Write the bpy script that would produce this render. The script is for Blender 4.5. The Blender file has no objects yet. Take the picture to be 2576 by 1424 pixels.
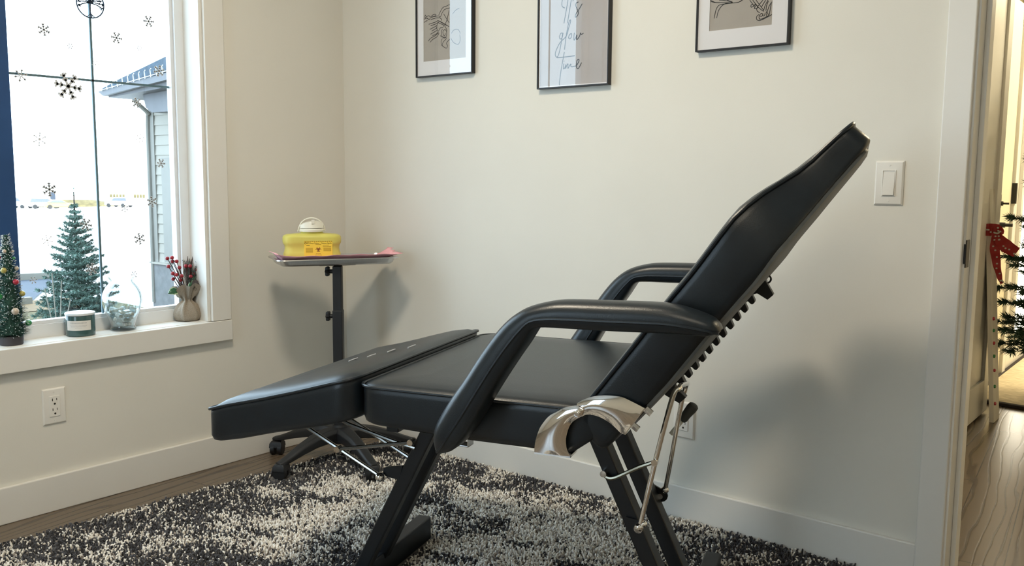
import bpy, bmesh, math, random
import numpy as np
from mathutils import Vector, Matrix

R = math.radians
rng = random.Random(7)
nrng = np.random.default_rng(11)
SC = bpy.context.scene
COL = SC.collection


# ------------------------------------------------------------------ helpers
def lin(r, g, b):
    def f(c):
        c /= 255.0
        return c / 12.92 if c <= 0.04045 else ((c + 0.055) / 1.055) ** 2.4
    return (f(r), f(g), f(b))


class MB:
    """collects shapes; build() links them as ONE mesh object"""

    def __init__(s):
        s.v, s.f, s.m = [], [], []

    def add(s, vs, fs, mi=0):
        o = len(s.v)
        s.v += [tuple(map(float, p)) for p in vs]
        s.f += [tuple(o + i for i in f) for f in fs]
        s.m += [mi] * len(fs)
        return s

    def box(s, x0, x1, y0, y1, z0, z1, mi=0):
        return s.add([(x0, y0, z0), (x1, y0, z0), (x1, y1, z0), (x0, y1, z0), (x0, y0, z1), (x1, y0, z1), (x1, y1, z1), (x0, y1, z1)],
                     [(0, 3, 2, 1), (4, 5, 6, 7), (0, 1, 5, 4), (1, 2, 6, 5), (2, 3, 7, 6), (3, 0, 4, 7)], mi)

    def bar(s, p, q, w, h, up=(0, 0, 1), mi=0):
        p, q, up = Vector(p), Vector(q), Vector(up)
        d = (q - p).normalized()
        a = d.cross(up)
        if a.length < 1e-5:
            a = d.cross(Vector((0, 1, 0)))
        a.normalize()
        b = a.cross(d)
        vs = []
        for c in (p, q):
            for i, j in ((-1, -1), (1, -1), (1, 1), (-1, 1)):
                vs.append(c + a * (i * w / 2) + b * (j * h / 2))
        return s.add(vs, [(0, 3, 2, 1), (4, 5, 6, 7), (0, 1, 5, 4), (1, 2, 6, 5), (2, 3, 7, 6), (3, 0, 4, 7)], mi)

    def prism(s, poly, fn, t0, t1, mi=0):
        """poly: list of 2d points; fn(a, b, t) -> 3d"""
        n = len(poly)
        vs = [fn(a, b, t0) for a, b in poly] + [fn(a, b, t1) for a, b in poly]
        fs = [tuple(range(n))[::-1], tuple(range(n, 2 * n))] + [(i, (i + 1) % n, n + (i + 1) % n, n + i) for i in range(n)]
        return s.add(vs, fs, mi)

    def loft(s, rings, cap0=True, cap1=True, mi=0):
        n = len(rings[0])
        vs = [p for r in rings for p in r]
        fs = []
        for k in range(len(rings) - 1):
            for i in range(n):
                j = (i + 1) % n
                fs.append((k * n + i, k * n + j, (k + 1) * n + j, (k + 1) * n + i))
        if cap0:
            fs.append(tuple(range(n))[::-1])
        if cap1:
            fs.append(tuple((len(rings) - 1) * n + i for i in range(n)))
        return s.add(vs, fs, mi)

    def tube(s, pts, r, n=8, closed=False, mi=0):
        P = [Vector(p) for p in pts]
        N = len(P)
        rr = r if isinstance(r, (list, tuple)) else [r] * N
        rings = []
        prev = None
        for i in range(N):
            if closed:
                d = P[(i + 1) % N] - P[i - 1]
            else:
                d = P[min(i + 1, N - 1)] - P[max(i - 1, 0)]
            d.normalize()
            if prev is None:
                a = d.orthogonal().normalized()
            else:
                a = prev - d * prev.dot(d)
                if a.length < 1e-6:
                    a = d.orthogonal()
                a.normalize()
            prev = a
            b = d.cross(a)
            rings.append([P[i] + a * (rr[i] * math.cos(2 * math.pi * k / n)) + b * (rr[i] * math.sin(2 * math.pi * k / n)) for k in range(n)])
        if closed:
            o = len(s.v)
            vs = [p for rg in rings for p in rg]
            fs = []
            for k in range(N):
                k2 = (k + 1) % N
                for i in range(n):
                    j = (i + 1) % n
                    fs.append((k * n + i, k * n + j, k2 * n + j, k2 * n + i))
            return s.add(vs, fs, mi)
        return s.loft(rings, True, True, mi)

    def lathe(s, prof, c=(0, 0, 0), n=32, sx=1, sy=1, cap0=True, cap1=True, mi=0):
        rings = [[(c[0] + r * sx * math.cos(2 * math.pi * k / n), c[1] + r * sy * math.sin(2 * math.pi * k / n), c[2] + z) for k in range(n)] for r, z in prof]
        return s.loft(rings, cap0, cap1, mi)

    def cyl(s, p, q, r, n=16, mi=0):
        return s.tube([p, q], r, n, mi=mi)

    def ball(s, c, r, n=12, m=8, sc=(1, 1, 1), mi=0):
        prof = []
        rings = []
        for j in range(1, m):
            t = math.pi * j / m
            rings.append([(c[0] + r * sc[0] * math.sin(t) * math.cos(2 * math.pi * k / n), c[1] + r * sc[1] * math.sin(t) * math.sin(2 * math.pi * k / n), c[2] - r * sc[2] * math.cos(t)) for k in range(n)])
        return s.loft(rings, True, True, mi)

    def build(s, name, mats, parent=None, smooth=40, bevel=0, seg=2, recalc=True, label=None):
        me = bpy.data.meshes.new(name)
        me.from_pydata(s.v, [], s.f)
        if not isinstance(mats, (list, tuple)):
            mats = [mats]
        for m in mats:
            me.materials.append(m)
        if any(s.m):
            me.polygons.foreach_set('material_index', s.m)
        if recalc:
            bm = bmesh.new()
            bm.from_mesh(me)
            bmesh.ops.recalc_face_normals(bm, faces=bm.faces)
            bm.to_mesh(me)
            bm.free()
        if smooth:
            me.polygons.foreach_set('use_smooth', [True] * len(me.polygons))
            me.set_sharp_from_angle(angle=R(smooth))
        me.update()
        o = bpy.data.objects.new(name, me)
        COL.objects.link(o)
        if parent:
            o.parent = parent
        if bevel:
            b = o.modifiers.new('bevel', 'BEVEL')
            b.width = bevel
            b.segments = seg
            b.limit_method = 'ANGLE'
            b.angle_limit = R(35)
        if label:
            o['label'] = label
        return o


def tag(o, label, cat, group=None, kind=None):
    o['label'] = label
    o['category'] = cat
    if group:
        o['group'] = group
    if kind:
        o['kind'] = kind
    return o


def thing(name, label, cat, loc=(0, 0, 0), rz=0, group=None):
    o = bpy.data.objects.new(name, None)
    o.empty_display_size = .05
    COL.objects.link(o)
    o.location = loc
    o.rotation_euler = (0, 0, rz)
    return tag(o, label, cat, group)


def structure(o):
    o['kind'] = 'structure'
    return o


def struct_empty(name):
    o = bpy.data.objects.new(name, None)
    o.empty_display_size = .05
    COL.objects.link(o)
    o['kind'] = 'structure'
    return o


def smooth_path(pts, n=6):
    """Catmull-Rom through the points"""
    P = [Vector(p) for p in pts]
    out = []
    for i in range(len(P) - 1):
        p0, p1, p2, p3 = P[max(i - 1, 0)], P[i], P[i + 1], P[min(i + 2, len(P) - 1)]
        for k in range(n):
            t = k / n
            out.append(0.5 * ((2 * p1) + (p2 - p0) * t + (2 * p0 - 5 * p1 + 4 * p2 - p3) * t * t + (3 * p1 - p0 - 3 * p2 + p3) * t ** 3))
    out.append(P[-1])
    return out


# ------------------------------------------------------------------ materials
def mat(name, rgb, rough=.5, metal=0, var=.05, vscale=6, bump=0, bscale=150, spec=.5, coat=0, trans=0, ior=1.45, stretch=(1, 1, 1), sheen=0, emit=None, es=0, alpha=1):
    m = bpy.data.materials.new(name)
    m.use_nodes = True
    nt = m.node_tree
    b = nt.nodes['Principled BSDF']
    tc = nt.nodes.new('ShaderNodeTexCoord')
    mp = nt.nodes.new('ShaderNodeMapping')
    mp.inputs['Scale'].default_value = stretch
    nt.links.new(tc.outputs['Object'], mp.inputs[0])
    nz = nt.nodes.new('ShaderNodeTexNoise')
    nz.inputs['Scale'].default_value = vscale
    nz.inputs['Detail'].default_value = 4
    nt.links.new(mp.outputs[0], nz.inputs['Vector'])
    cr = nt.nodes.new('ShaderNodeValToRGB')
    cr.color_ramp.elements[0].position = .3
    cr.color_ramp.elements[1].position = .7
    cr.color_ramp.elements[0].color = tuple(max(0, c * (1 - var)) for c in rgb) + (1,)
    cr.color_ramp.elements[1].color = tuple(min(1, c * (1 + var)) for c in rgb) + (1,)
    nt.links.new(nz.outputs['Fac'], cr.inputs[0])
    nt.links.new(cr.outputs[0], b.inputs['Base Color'])
    b.inputs['Roughness'].default_value = rough
    b.inputs['Metallic'].default_value = metal
    b.inputs['Specular IOR Level'].default_value = spec
    b.inputs['IOR'].default_value = ior
    b.inputs['Coat Weight'].default_value = coat
    b.inputs['Coat Roughness'].default_value = .15
    b.inputs['Transmission Weight'].default_value = trans
    b.inputs['Sheen Weight'].default_value = sheen
    b.inputs['Alpha'].default_value = alpha
    if emit:
        b.inputs['Emission Color'].default_value = tuple(emit) + (1,)
        b.inputs['Emission Strength'].default_value = es
    if bump:
        n2 = nt.nodes.new('ShaderNodeTexNoise')
        n2.inputs['Scale'].default_value = bscale
        n2.inputs['Detail'].default_value = 3
        nt.links.new(mp.outputs[0], n2.inputs['Vector'])
        bp = nt.nodes.new('ShaderNodeBump')
        bp.inputs['Strength'].default_value = bump
        bp.inputs['Distance'].default_value = .002
        nt.links.new(n2.outputs['Fac'], bp.inputs['Height'])
        nt.links.new(bp.outputs[0], b.inputs['Normal'])
    return m


def thin_glass(name, tint=(1, 1, 1), ior=1.5, gain=1.0):
    m = bpy.data.materials.new(name)
    m.use_nodes = True
    nt = m.node_tree
    nt.nodes.clear()
    out = nt.nodes.new('ShaderNodeOutputMaterial')
    mix = nt.nodes.new('ShaderNodeMixShader')
    tr = nt.nodes.new('ShaderNodeBsdfTransparent')
    tr.inputs[0].default_value = tuple(tint) + (1,)
    gl = nt.nodes.new('ShaderNodeBsdfGlossy')
    gl.inputs['Roughness'].default_value = .01
    fr = nt.nodes.new('ShaderNodeFresnel')
    ge = nt.nodes.new('ShaderNodeNewGeometry')
    io = nt.nodes.new('ShaderNodeMix')               # same index from either side of the sheet
    io.inputs['A'].default_value = ior
    io.inputs['B'].default_value = 1 / ior
    nt.links.new(ge.outputs['Backfacing'], io.inputs['Factor'])
    nt.links.new(io.outputs['Result'], fr.inputs['IOR'])
    mu = nt.nodes.new('ShaderNodeMath')
    mu.operation = 'MULTIPLY'
    mu.inputs[1].default_value = gain
    mu.use_clamp = True
    nt.links.new(fr.outputs[0], mu.inputs[0])
    nt.links.new(mu.outputs[0], mix.inputs[0])
    nt.links.new(tr.outputs[0], mix.inputs[1])
    nt.links.new(gl.outputs[0], mix.inputs[2])
    nt.links.new(mix.outputs[0], out.inputs[0])
    return m


def wood_floor(name):
    m = bpy.data.materials.new(name)
    m.use_nodes = True
    nt = m.node_tree
    L = nt.links.new
    b = nt.nodes['Principled BSDF']
    tc = nt.nodes.new('ShaderNodeTexCoord')
    mp = nt.nodes.new('ShaderNodeMapping')
    mp.inputs['Rotation'].default_value = (0, 0, R(90 - 6))
    L(tc.outputs['Object'], mp.inputs[0])
    br = nt.nodes.new('ShaderNodeTexBrick')
    br.inputs['Scale'].default_value = 1
    br.inputs['Brick Width'].default_value = 1.6
    br.inputs['Row Height'].default_value = .155
    br.inputs['Mortar Size'].default_value = .0018
    br.inputs['Color1'].default_value = (.135, .102, .072, 1)
    br.inputs['Color2'].default_value = (.175, .135, .098, 1)
    br.inputs['Mortar'].default_value = (.05, .035, .022, 1)
    L(mp.outputs[0], br.inputs['Vector'])
    # cathedral grain: distorted wave stretched along the plank
    mp2 = nt.nodes.new('ShaderNodeMapping')
    mp2.inputs['Scale'].default_value = (.7, 5.0, 1)
    L(mp.outputs[0], mp2.inputs[0])
    wv = nt.nodes.new('ShaderNodeTexWave')
    wv.wave_type = 'BANDS'
    wv.bands_direction = 'Y'
    wv.inputs['Scale'].default_value = 1.5
    wv.inputs['Distortion'].default_value = 11
    wv.inputs['Detail'].default_value = 2.5
    wv.inputs['Detail Scale'].default_value = 1.1
    L(mp2.outputs[0], wv.inputs['Vector'])
    cr = nt.nodes.new('ShaderNodeValToRGB')
    cr.color_ramp.elements[0].position = .0
    cr.color_ramp.elements[0].color = (.58, .56, .54, 1)
    cr.color_ramp.elements[1].position = .16
    cr.color_ramp.elements[1].color = (1, 1, 1, 1)
    L(wv.outputs['Fac'], cr.inputs[0])
    mx = nt.nodes.new('ShaderNodeMix')
    mx.data_type = 'RGBA'
    mx.blend_type = 'MULTIPLY'
    mx.inputs[0].default_value = 1
    L(br.outputs['Color'], mx.inputs['A'])
    L(cr.outputs[0], mx.inputs['B'])
    L(mx.outputs['Result'], b.inputs['Base Color'])
    b.inputs['Roughness'].default_value = .27
    bp = nt.nodes.new('ShaderNodeBump')
    bp.inputs['Strength'].default_value = .25
    bp.inputs['Distance'].default_value = .001
    L(cr.outputs[0], bp.inputs['Height'])
    L(bp.outputs[0], b.inputs['Normal'])
    return m


def rug_pile_mat():
    m = bpy.data.materials.new('rug yarn')
    m.use_nodes = True
    nt = m.node_tree
    b = nt.nodes['Principled BSDF']
    at = nt.nodes.new('ShaderNodeAttribute')
    at.attribute_name = 'yarn'
    nt.links.new(at.outputs['Color'], b.inputs['Base Color'])
    b.inputs['Roughness'].default_value = .95
    b.inputs['Specular IOR Level'].default_value = .1
    b.inputs['Sheen Weight'].default_value = .15
    return m


M = {}
M['paint'] = mat('wall paint', (.73, .71, .645), .75, var=.02, vscale=3, bump=.08, bscale=220, spec=.25)
M['hallpaint'] = mat('hall wall paint', (.72, .68, .58), .75, var=.02, vscale=3, spec=.25)
M['ceil'] = mat('ceiling paint', (.78, .77, .74), .9, var=.02)
M['trim'] = mat('white trim enamel', (.76, .745, .70), .38, var=.015, vscale=5)
M['floor'] = wood_floor('wood plank floor')
M['vinyl'] = mat('white window vinyl', (.76, .78, .80), .35, var=.02)
M['navy'] = mat('dark navy mullion', (.018, .065, .19), .45, var=.2, vscale=4)
M['grille'] = mat('grey window grille', (.10, .17, .20), .4, metal=.3, var=.1)
M['glass'] = thin_glass('window glass', (.97, .99, 1), 1.45)
M['artglass'] = thin_glass('picture glazing', (1, 1, 1), 1.5, 2.2)
M['clear'] = thin_glass('clear jar glass', (.93, .965, .965), 1.5, 2.6)
M['vial'] = mat('vial glass', (.78, .86, .86), .08, trans=.35, ior=1.3, var=.05)
M['leather'] = mat('black leatherette', (.009, .0145, .020), .35, var=.15, vscale=20, bump=.12, bscale=420, spec=.55)
M['leather_lit'] = mat('lit backing leatherette', (.105, .11, .105), .5, var=.1, vscale=30, bump=.2, bscale=600)  # lighter grey carries the light falling on the same black leatherette
M['blacksteel'] = mat('black powder coated steel', (.006, .009, .013), .38, var=.1, spec=.5)
M['chrome'] = mat('chrome', (.92, .91, .89), .06, metal=1, var=.02)
M['rod'] = mat('polished rod', (.40, .39, .37), .26, metal=1, var=.03)
M['steel'] = mat('stainless steel', (.62, .63, .64), .28, metal=1, var=.04, vscale=40, stretch=(1, 12, 1))
M['zinc'] = mat('dull zinc rod', (.45, .42, .33), .35, metal=1, var=.1)
M['blackplastic'] = mat('black plastic', (.010, .011, .013), .45, var=.1)
M['highlight'] = mat('pale thread', (.45, .47, .50), .4, var=.05)  # light grey painted in for glints on the leg rest creases
M['greygrip'] = mat('grey rubber grip', (.075, .083, .083), .6, var=.1)
M['plate'] = mat('white wall plate', (.78, .76, .71), .3, var=.01)
M['dark'] = mat('dark slot', (.02, .018, .015), .6, var=.1)
M['frame'] = mat('black picture frame', (.010, .010, .012), .4, var=.1)
M['matboard'] = mat('white mat board', (.80, .79, .80), .8, var=.01)
M['taupe'] = mat('taupe art paper', (.40, .365, .32), .85, var=.03, vscale=8)
M['mauve'] = mat('pale taupe art paper', (.44, .41, .40), .85, var=.05, vscale=5)
M['ink'] = mat('charcoal ink', (.02, .021, .024), .8, var=.1)
M['yellow'] = mat('translucent yellow plastic', (.88, .80, .20), .3, var=.06, trans=.30, ior=1.2)
M['labelyellow'] = mat('yellow label', (.86, .63, .07), .55, var=.02)
M['labelink'] = mat('label ink', (.035, .022, .005), .7)
M['labelfaint'] = mat('label faint ink', (.42, .27, .02), .7)
M['labelred'] = mat('label red ink', (.20, .035, .02), .7)
M['whiteplastic'] = mat('white plastic', (.78, .76, .66), .35, var=.02)
M['pink'] = mat('pink paper', (.85, .44, .49), .8, var=.08, vscale=14, bump=.3, bscale=40)
M['bristle'] = mat('green bottlebrush bristle', (.025, .075, .055), .8, var=.3, vscale=40)
M['snow'] = mat('snowy bristle tips', (.70, .74, .74), .8, var=.05)
M['treebase'] = mat('dark tree base', (.055, .05, .055), .7, var=.15)
M['red'] = mat('red bauble', (.42, .02, .045), .25, var=.1, coat=.5)
M['green'] = mat('green bauble', (.02, .22, .06), .2, var=.1, coat=.6)
M['gold'] = mat('gold bauble', (.42, .36, .09), .3, var=.1, coat=.4)
M['champagne'] = mat('champagne bauble', (.50, .41, .32), .35, var=.08, coat=.3)
M['candle'] = mat('smoky green glass', (.045, .10, .10), .15, var=.08, coat=.4)
M['candlelid'] = mat('pale lid', (.66, .70, .72), .35, var=.02)
M['paper'] = mat('off white paper label', (.74, .72, .68), .7, var=.02)
M['greyink'] = mat('pale grey ink', (.45, .45, .45), .8)
M['burlap'] = mat('natural burlap', (.30, .255, .20), .9, var=.18, vscale=260, bump=.5, bscale=500, stretch=(1, 1, 2))
M['berry'] = mat('red berry', (.30, .018, .028), .35, var=.2, vscale=30)
M['twig'] = mat('brown twig', (.06, .03, .025), .8, var=.2)
M['pinecone'] = mat('grey brown pinecone', (.10, .085, .085), .7, var=.25, vscale=60)
M['leaf'] = mat('green holly leaf', (.03, .12, .06), .35, var=.2, vscale=20)
M['leafedge'] = mat('pale leaf edge', (.45, .55, .36), .5, var=.1)
M['sprig'] = mat('grey green sprig', (.07, .10, .095), .8, var=.25, vscale=50)
M['decal'] = mat('frosted silver decal', (.62, .62, .62), .6, var=.05)
_nt = M['decal'].node_tree
_mx, _tl = _nt.nodes.new('ShaderNodeMixShader'), _nt.nodes.new('ShaderNodeBsdfTranslucent')
_tl.inputs[0].default_value = (.7, .7, .7, 1)
_mx.inputs[0].default_value = .20
_out = [n for n in _nt.nodes if n.type == 'OUTPUT_MATERIAL'][0]
_nt.links.new(_nt.nodes['Principled BSDF'].outputs[0], _mx.inputs[1])
_nt.links.new(_tl.outputs[0], _mx.inputs[2])
_nt.links.new(_mx.outputs[0], _out.inputs[0])
M['pewter'] = mat('dark pewter wire', (.02, .035, .06), .4, metal=.6, var=.1)
M['doorpaint'] = mat('cream door paint', (.80, .73, .54), .45, var=.015)
M['blackmetal'] = mat('matte black hardware', (.012, .011, .010), .4, var=.1)
M['plank'] = mat('white washed plank', (.72, .69, .62), .6, var=.06, vscale=10, stretch=(4, 4, .6))
M['ribbon'] = mat('red ribbon', (.30, .012, .012), .5, var=.12, vscale=30)
M['dot'] = mat('silver dot', (.45, .42, .38), .4)
M['fir'] = mat('dark fir needles', (.022, .060, .032), .65, var=.35, vscale=9)
M['bark'] = mat('bark', (.06, .045, .035), .9, var=.25, vscale=25)
M['hallrug'] = mat('cream woven rug', (.50, .42, .28), .95, var=.22, vscale=26, bump=.6, bscale=60, stretch=(1, 2.4, 1))
M['rugedge'] = mat('dark rug binding', (.035, .028, .026), .95, var=.2)
M['backing'] = mat('rug backing', (.16, .15, .14), .95, var=.2)
M['pile'] = rug_pile_mat()
# outside
M['spruce'] = mat('blue spruce needles', (.085, .145, .120), .7, var=.3, vscale=5)
M['snowfield'] = mat('sunlit pale concrete and snow', (.86, .86, .84), .8, var=.03, vscale=.3)
M['lawn'] = mat('dormant lawn', (.12, .095, .04), .95, var=.35, vscale=1.2, bump=.8, bscale=30)
M['lawn2'] = mat('tan verge', (.17, .115, .06), .95, var=.2, vscale=2)
M['asphalt'] = mat('blue grey asphalt', (.045, .055, .075), .8, var=.08, vscale=2)
M['kerb'] = mat('concrete kerb', (.20, .19, .16), .8, var=.05)
M['siding'] = mat('pale lap siding', (.30, .285, .25), .7, var=.03, vscale=2)
M['cornertrim'] = mat('grey corner trim', (.22, .215, .195), .6, var=.03)
M['fascia'] = mat('slate fascia', (.13, .135, .15), .6, var=.06)
M['shingle'] = mat('blue roof shingle', (.055, .08, .11), .85, var=.25, vscale=14)
M['stone'] = mat('grey parged base', (.17, .175, .18), .9, var=.15, vscale=8)
M['carwhite'] = mat('white car paint', (.84, .85, .86), .25, coat=.6, var=.01)
M['cargrey'] = mat('silver car paint', (.45, .45, .48), .25, coat=.6, var=.02)
M['caryellow'] = mat('yellow car paint', (.75, .52, .08), .3, coat=.5, var=.05)
M['carglass'] = mat('dark car glass', (.10, .11, .13), .1, var=.1)
M['tyre'] = mat('tyre rubber', (.03, .03, .03), .8)
M['exterior'] = mat('house exterior', (.4, .4, .38), .9, var=.05)


# ------------------------------------------------------------------ room shell
CEIL = 2.6
structure(MB().box(-.16, 5.2, -4.6, 7.2, -.12, 0).build('floor', M['floor'], smooth=0))
structure(MB().box(-.16, 5.2, -4.6, .14, CEIL, CEIL + .1).build('ceiling', M['ceil'], smooth=0))
structure(MB().box(.6, 5.2, .14, 7.2, CEIL, CEIL + .1).build('ceiling_hall', M['ceil'], smooth=0))

# window wall (the opening runs y -1.95 .. -.648, z .549 .. 2.2)
WY0, WY1, WZ0, WZ1 = -1.95, -.648, .549, 2.2
w = MB()
w.box(-.16, 0, -4.6, WY0, 0, CEIL)
w.box(-.16, 0, WY1, .0, 0, CEIL)
w.box(-.16, 0, WY0, WY1, 0, WZ0 - .024)
w.box(-.16, 0, WY0, WY1, WZ1, CEIL)
structure(w.build('wall_left', M['paint'], smooth=0))

DX0, DX1, DZ = 2.374, 3.20, 2.06
w = MB()
w.box(-.16, DX0 - .016, 0, .14, 0, CEIL)
w.box(DX1 + .016, 5.2, 0, .14, 0, CEIL)
w.box(DX0 - .016, DX1 + .016, 0, .14, DZ + .012, CEIL)
structure(w.build('wall_back', M['paint'], smooth=0))
structure(MB().box(4.5, 4.6, -4.6, 0, 0, CEIL).build('wall_right', M['paint'], smooth=0))
w = MB()
w.box(-.16, 1.05, -4.6, -4.5, 0, CEIL)
w.box(2.05, 4.6, -4.6, -4.5, 0, CEIL)
w.box(1.05, 2.05, -4.6, -4.5, 0, .55)
w.box(1.05, 2.05, -4.6, -4.5, 2.2, CEIL)
structure(w.build('wall_front', M['paint'], smooth=0))

BH = .1165
structure(MB().box(0, .014, -4.5, 0, 0, BH).build('baseboard_left', M['trim'], smooth=0, bevel=.003))
structure(MB().box(.014, 2.302, -.014, 0, 0, BH).build('baseboard_back', M['trim'], smooth=0, bevel=.003))

# door casing and jamb of this room's doorway
t = struct_empty('trim_1')
MB().box(2.302, 2.368, -.02, 0, 0, DZ + .01).build('casing', M['trim'], t, smooth=0, bevel=.003)
MB().box(2.302, 3.272, -.022, 0, DZ + .01, DZ + .085).build('casing', M['trim'], t, smooth=0, bevel=.003)
MB().box(3.206, 3.272, -.02, 0, 0, DZ + .01).build('casing', M['trim'], t, smooth=0, bevel=.003)
MB().box(2.302, 2.366, .14, .158, 0, DZ + .01).build('casing', M['trim'], t, smooth=0, bevel=.003)
t = struct_empty('trim_2')
MB().box(2.358, 2.374, -.006, .150, 0, DZ).build('jamb', M['trim'], t, smooth=0, bevel=.002)
MB().box(2.374, 2.386, .048, .085, 0, DZ).build('stop', M['trim'], t, smooth=0, bevel=.002)
MB().box(3.20, 3.216, -.006, .150, 0, DZ).build('jamb', M['trim'], t, smooth=0, bevel=.002)
MB().box(2.374, 3.2, -.006, .150, DZ, DZ + .012).build('head_jamb', M['trim'], t, smooth=0)
s = MB().box(2.3735, 2.3765, -.006, .026, .862, .932)
s.box(2.370, 2.3765, -.009, -.006, .872, .922)
s.build('strike_plate', M['blackmetal'], t, smooth=0, bevel=.001, label='black latch strike plate on the white jamb')


# the second window of the room, in the wall behind the camera (mirrored in the chrome, lights the chair's near side)
w3 = struct_empty('window_3')
m = MB()
m.box(.97, 1.05, -4.5, -4.478, .47, 2.28)
m.box(2.05, 2.13, -4.5, -4.478, .47, 2.28)
m.box(1.05, 2.05, -4.5, -4.478, .47, .55)
m.box(1.05, 2.05, -4.5, -4.478, 2.2, 2.28)
m.build('casing', M['trim'], w3, smooth=0)
m = MB()
for q0, q1 in ((1.05, 1.10), (1.53, 1.57), (2.00, 2.05)):
    m.box(q0, q1, -4.59, -4.54, .55, 2.2)
for q0, q1 in ((1.10, 1.53), (1.57, 2.00)):
    m.box(q0, q1, -4.59, -4.54, .55, .60)
    m.box(q0, q1, -4.59, -4.54, 2.15, 2.2)
    m.box(q0, q1, -4.57, -4.56, 1.39, 1.398)
m.build('frame', M['navy'], w3, smooth=0)


# ------------------------------------------------------------------ window
win = struct_empty('window_1')
CX = .020
m = MB()
m.box(0, CX, WY1, -.570, WZ0, WZ1 + .078)
m.build('casing', M['trim'], win, smooth=0, bevel=.002)
MB().box(0, CX, WY0 - .078, WY0, WZ0, WZ1 + .078).build('casing', M['trim'], win, smooth=0, bevel=.002)
MB().box(0, CX + .001, WY0, WY1, WZ1, WZ1 + .078).build('casing', M['trim'], win, smooth=0, bevel=.002)
MB().box(0, .0225, WY0 - .080, -.568, .4725, WZ0 - .0015).build('apron', M['trim'], win, smooth=0, bevel=.002)
# reveal boards and stool
m = MB()
m.box(-.16, -.001, WY1 - .012, WY1, WZ0, WZ1 - .012)
m.box(-.16, -.001, WY0, WY0 + .012, WZ0, WZ1 - .012)
m.box(-.16, -.001, WY0, WY1, WZ1 - .012, WZ1)
m.build('reveal', M['trim'], win, smooth=0)
MB().box(-.16, -.001, WY0, WY1, WZ0 - .024, WZ0).build('sill', M['trim'], win, smooth=0, bevel=.0015)
MB().box(-.010, .006, WY1 - .013, WY1 - .001, WZ0, WZ1 - .012).build('bead', M['trim'], win, smooth=0)
GX = -.120                                   # glass plane
UNITS = [(-1.258, -.705, -1.258, -.660), (-1.885, -1.325, -1.938, -1.325)]
for gy0, gy1, fy0, fy1 in UNITS:
    f = MB()
    f.box(-.155, -.096, gy1 + .012, fy1 if fy1 > gy1 + .03 else gy1 + .0125, WZ0, WZ1)
    f.box(-.155, -.096, fy0 if fy0 < gy0 - .03 else gy0 - .0125, gy0 - .012, WZ0, WZ1)
    f.box(-.155, -.100, fy0, fy1, WZ0, .592)
    f.box(-.155, -.100, fy0, fy1, 2.165, WZ1)
    f.build('window_frame', M['vinyl'], win, smooth=0, bevel=.002)
    f = MB()
    f.box(-.140, -.108, gy1, gy1 + .012, .592, 2.165)
    f.box(-.140, -.108, gy0 - .012, gy0, .592, 2.165)
    f.box(-.140, -.108, gy0, gy1, .592, .604)
    f.box(-.140, -.108, gy0, gy1, 2.153, 2.165)
    f.build('sash', M['vinyl'], win, smooth=0, bevel=.001)
    MB().add([(GX, gy0, .604), (GX, gy1, .604), (GX, gy1, 2.153), (GX, gy0, 2.153)], [(0, 1, 2, 3)]).build('glass_pane', M['glass'], win, smooth=0)
    yc = (gy0 + gy1) / 2
    f = MB()
    f.box(GX - .010, GX - .004, yc - .0035, yc + .0035, .604, 2.153)
    f.box(GX - .010, GX - .004, gy0, gy1, 1.389, 1.396)
    f.build('grille', M['grille'], win, smooth=0)
MB().box(-.158, -.094, -1.325, -1.258, WZ0, WZ1).build('mullion', M['navy'], win, smooth=0, bevel=.003, label='dark navy mullion between the two sashes')


# ------------------------------------------------------------------ wall plates
def slots(mb, cx, cz):
    mb.box(cx - .0078, cx - .0056, -.0082, -.0060, cz + .001, cz + .009)
    mb.box(cx + .0056, cx + .0074, -.0082, -.0060, cz + .0015, cz + .0085)
    mb.prism([(cx + .0032 * math.cos(a), cz - .0085 + .0032 * math.sin(a)) for a in [2 * math.pi * k / 12 for k in range(12)]], lambda a, b, t: (a, t, b), -.0082, -.0060)


def wall_plate(name, label, cat, loc, rz, kind):
    t = thing(name, label, cat, loc, rz)
    W, H = .0365, .058
    rings = []
    for ins, y in ((0, 0), (0, -.0022), (.004, -.0055), (.0055, -.0058)):
        rings.append([(sx * (W - ins), y, sz * (H - ins)) for sx, sz in ((-1, -1), (1, -1), (1, 1), (-1, 1))])
    MB().loft(rings).build('cover_plate', M['plate'], t, smooth=25)
    for z in (-.0465, .0465):
        sc = MB()
        sc.prism([(.0028 * math.cos(a), z + .0028 * math.sin(a)) for a in [2 * math.pi * k / 12 for k in range(12)]], lambda a, b, t: (a, t, b), -.0066, -.0055)
        sc.build('screw', M['plate'], t)
    if kind == 'outlet':
        MB().box(-.0165, .0165, -.0078, -.0050, -.0335, .0335).build('receptacle', M['plate'], t, smooth=0, bevel=.0012)
        sl = MB()
        slots(sl, 0, .017)
        slots(sl, 0, -.015)
        sl.build('slot', M['dark'], t)
    else:
        b = MB()
        b.box(-.0175, -.0150, -.0075, -.0050, -.0345, .0345)
        b.box(.0150, .0175, -.0075, -.0050, -.0345, .0345)
        b.box(-.0150, .0150, -.0075, -.0050, .0320, .0345)
        b.box(-.0150, .0150, -.0075, -.0050, -.0345, -.0320)
        b.build('bezel', M['plate'], t, smooth=0, bevel=.0006)
        MB().add([(-.0145, -.0050, -.0315), (.0145, -.0050, -.0315), (.0145, -.0050, .0315), (-.0145, -.0050, .0315),
                  (-.0145, -.0105, -.0315), (.0145, -.0105, -.0315), (.0145, -.0060, .0315), (-.0145, -.0060, .0315)],
                 [(0, 1, 2, 3), (7, 6, 5, 4), (0, 4, 5, 1), (1, 5, 6, 2), (2, 6, 7, 3), (3, 7, 4, 0)]).build('rocker', M['plate'], t, smooth=0, bevel=.0008)
    return t


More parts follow.
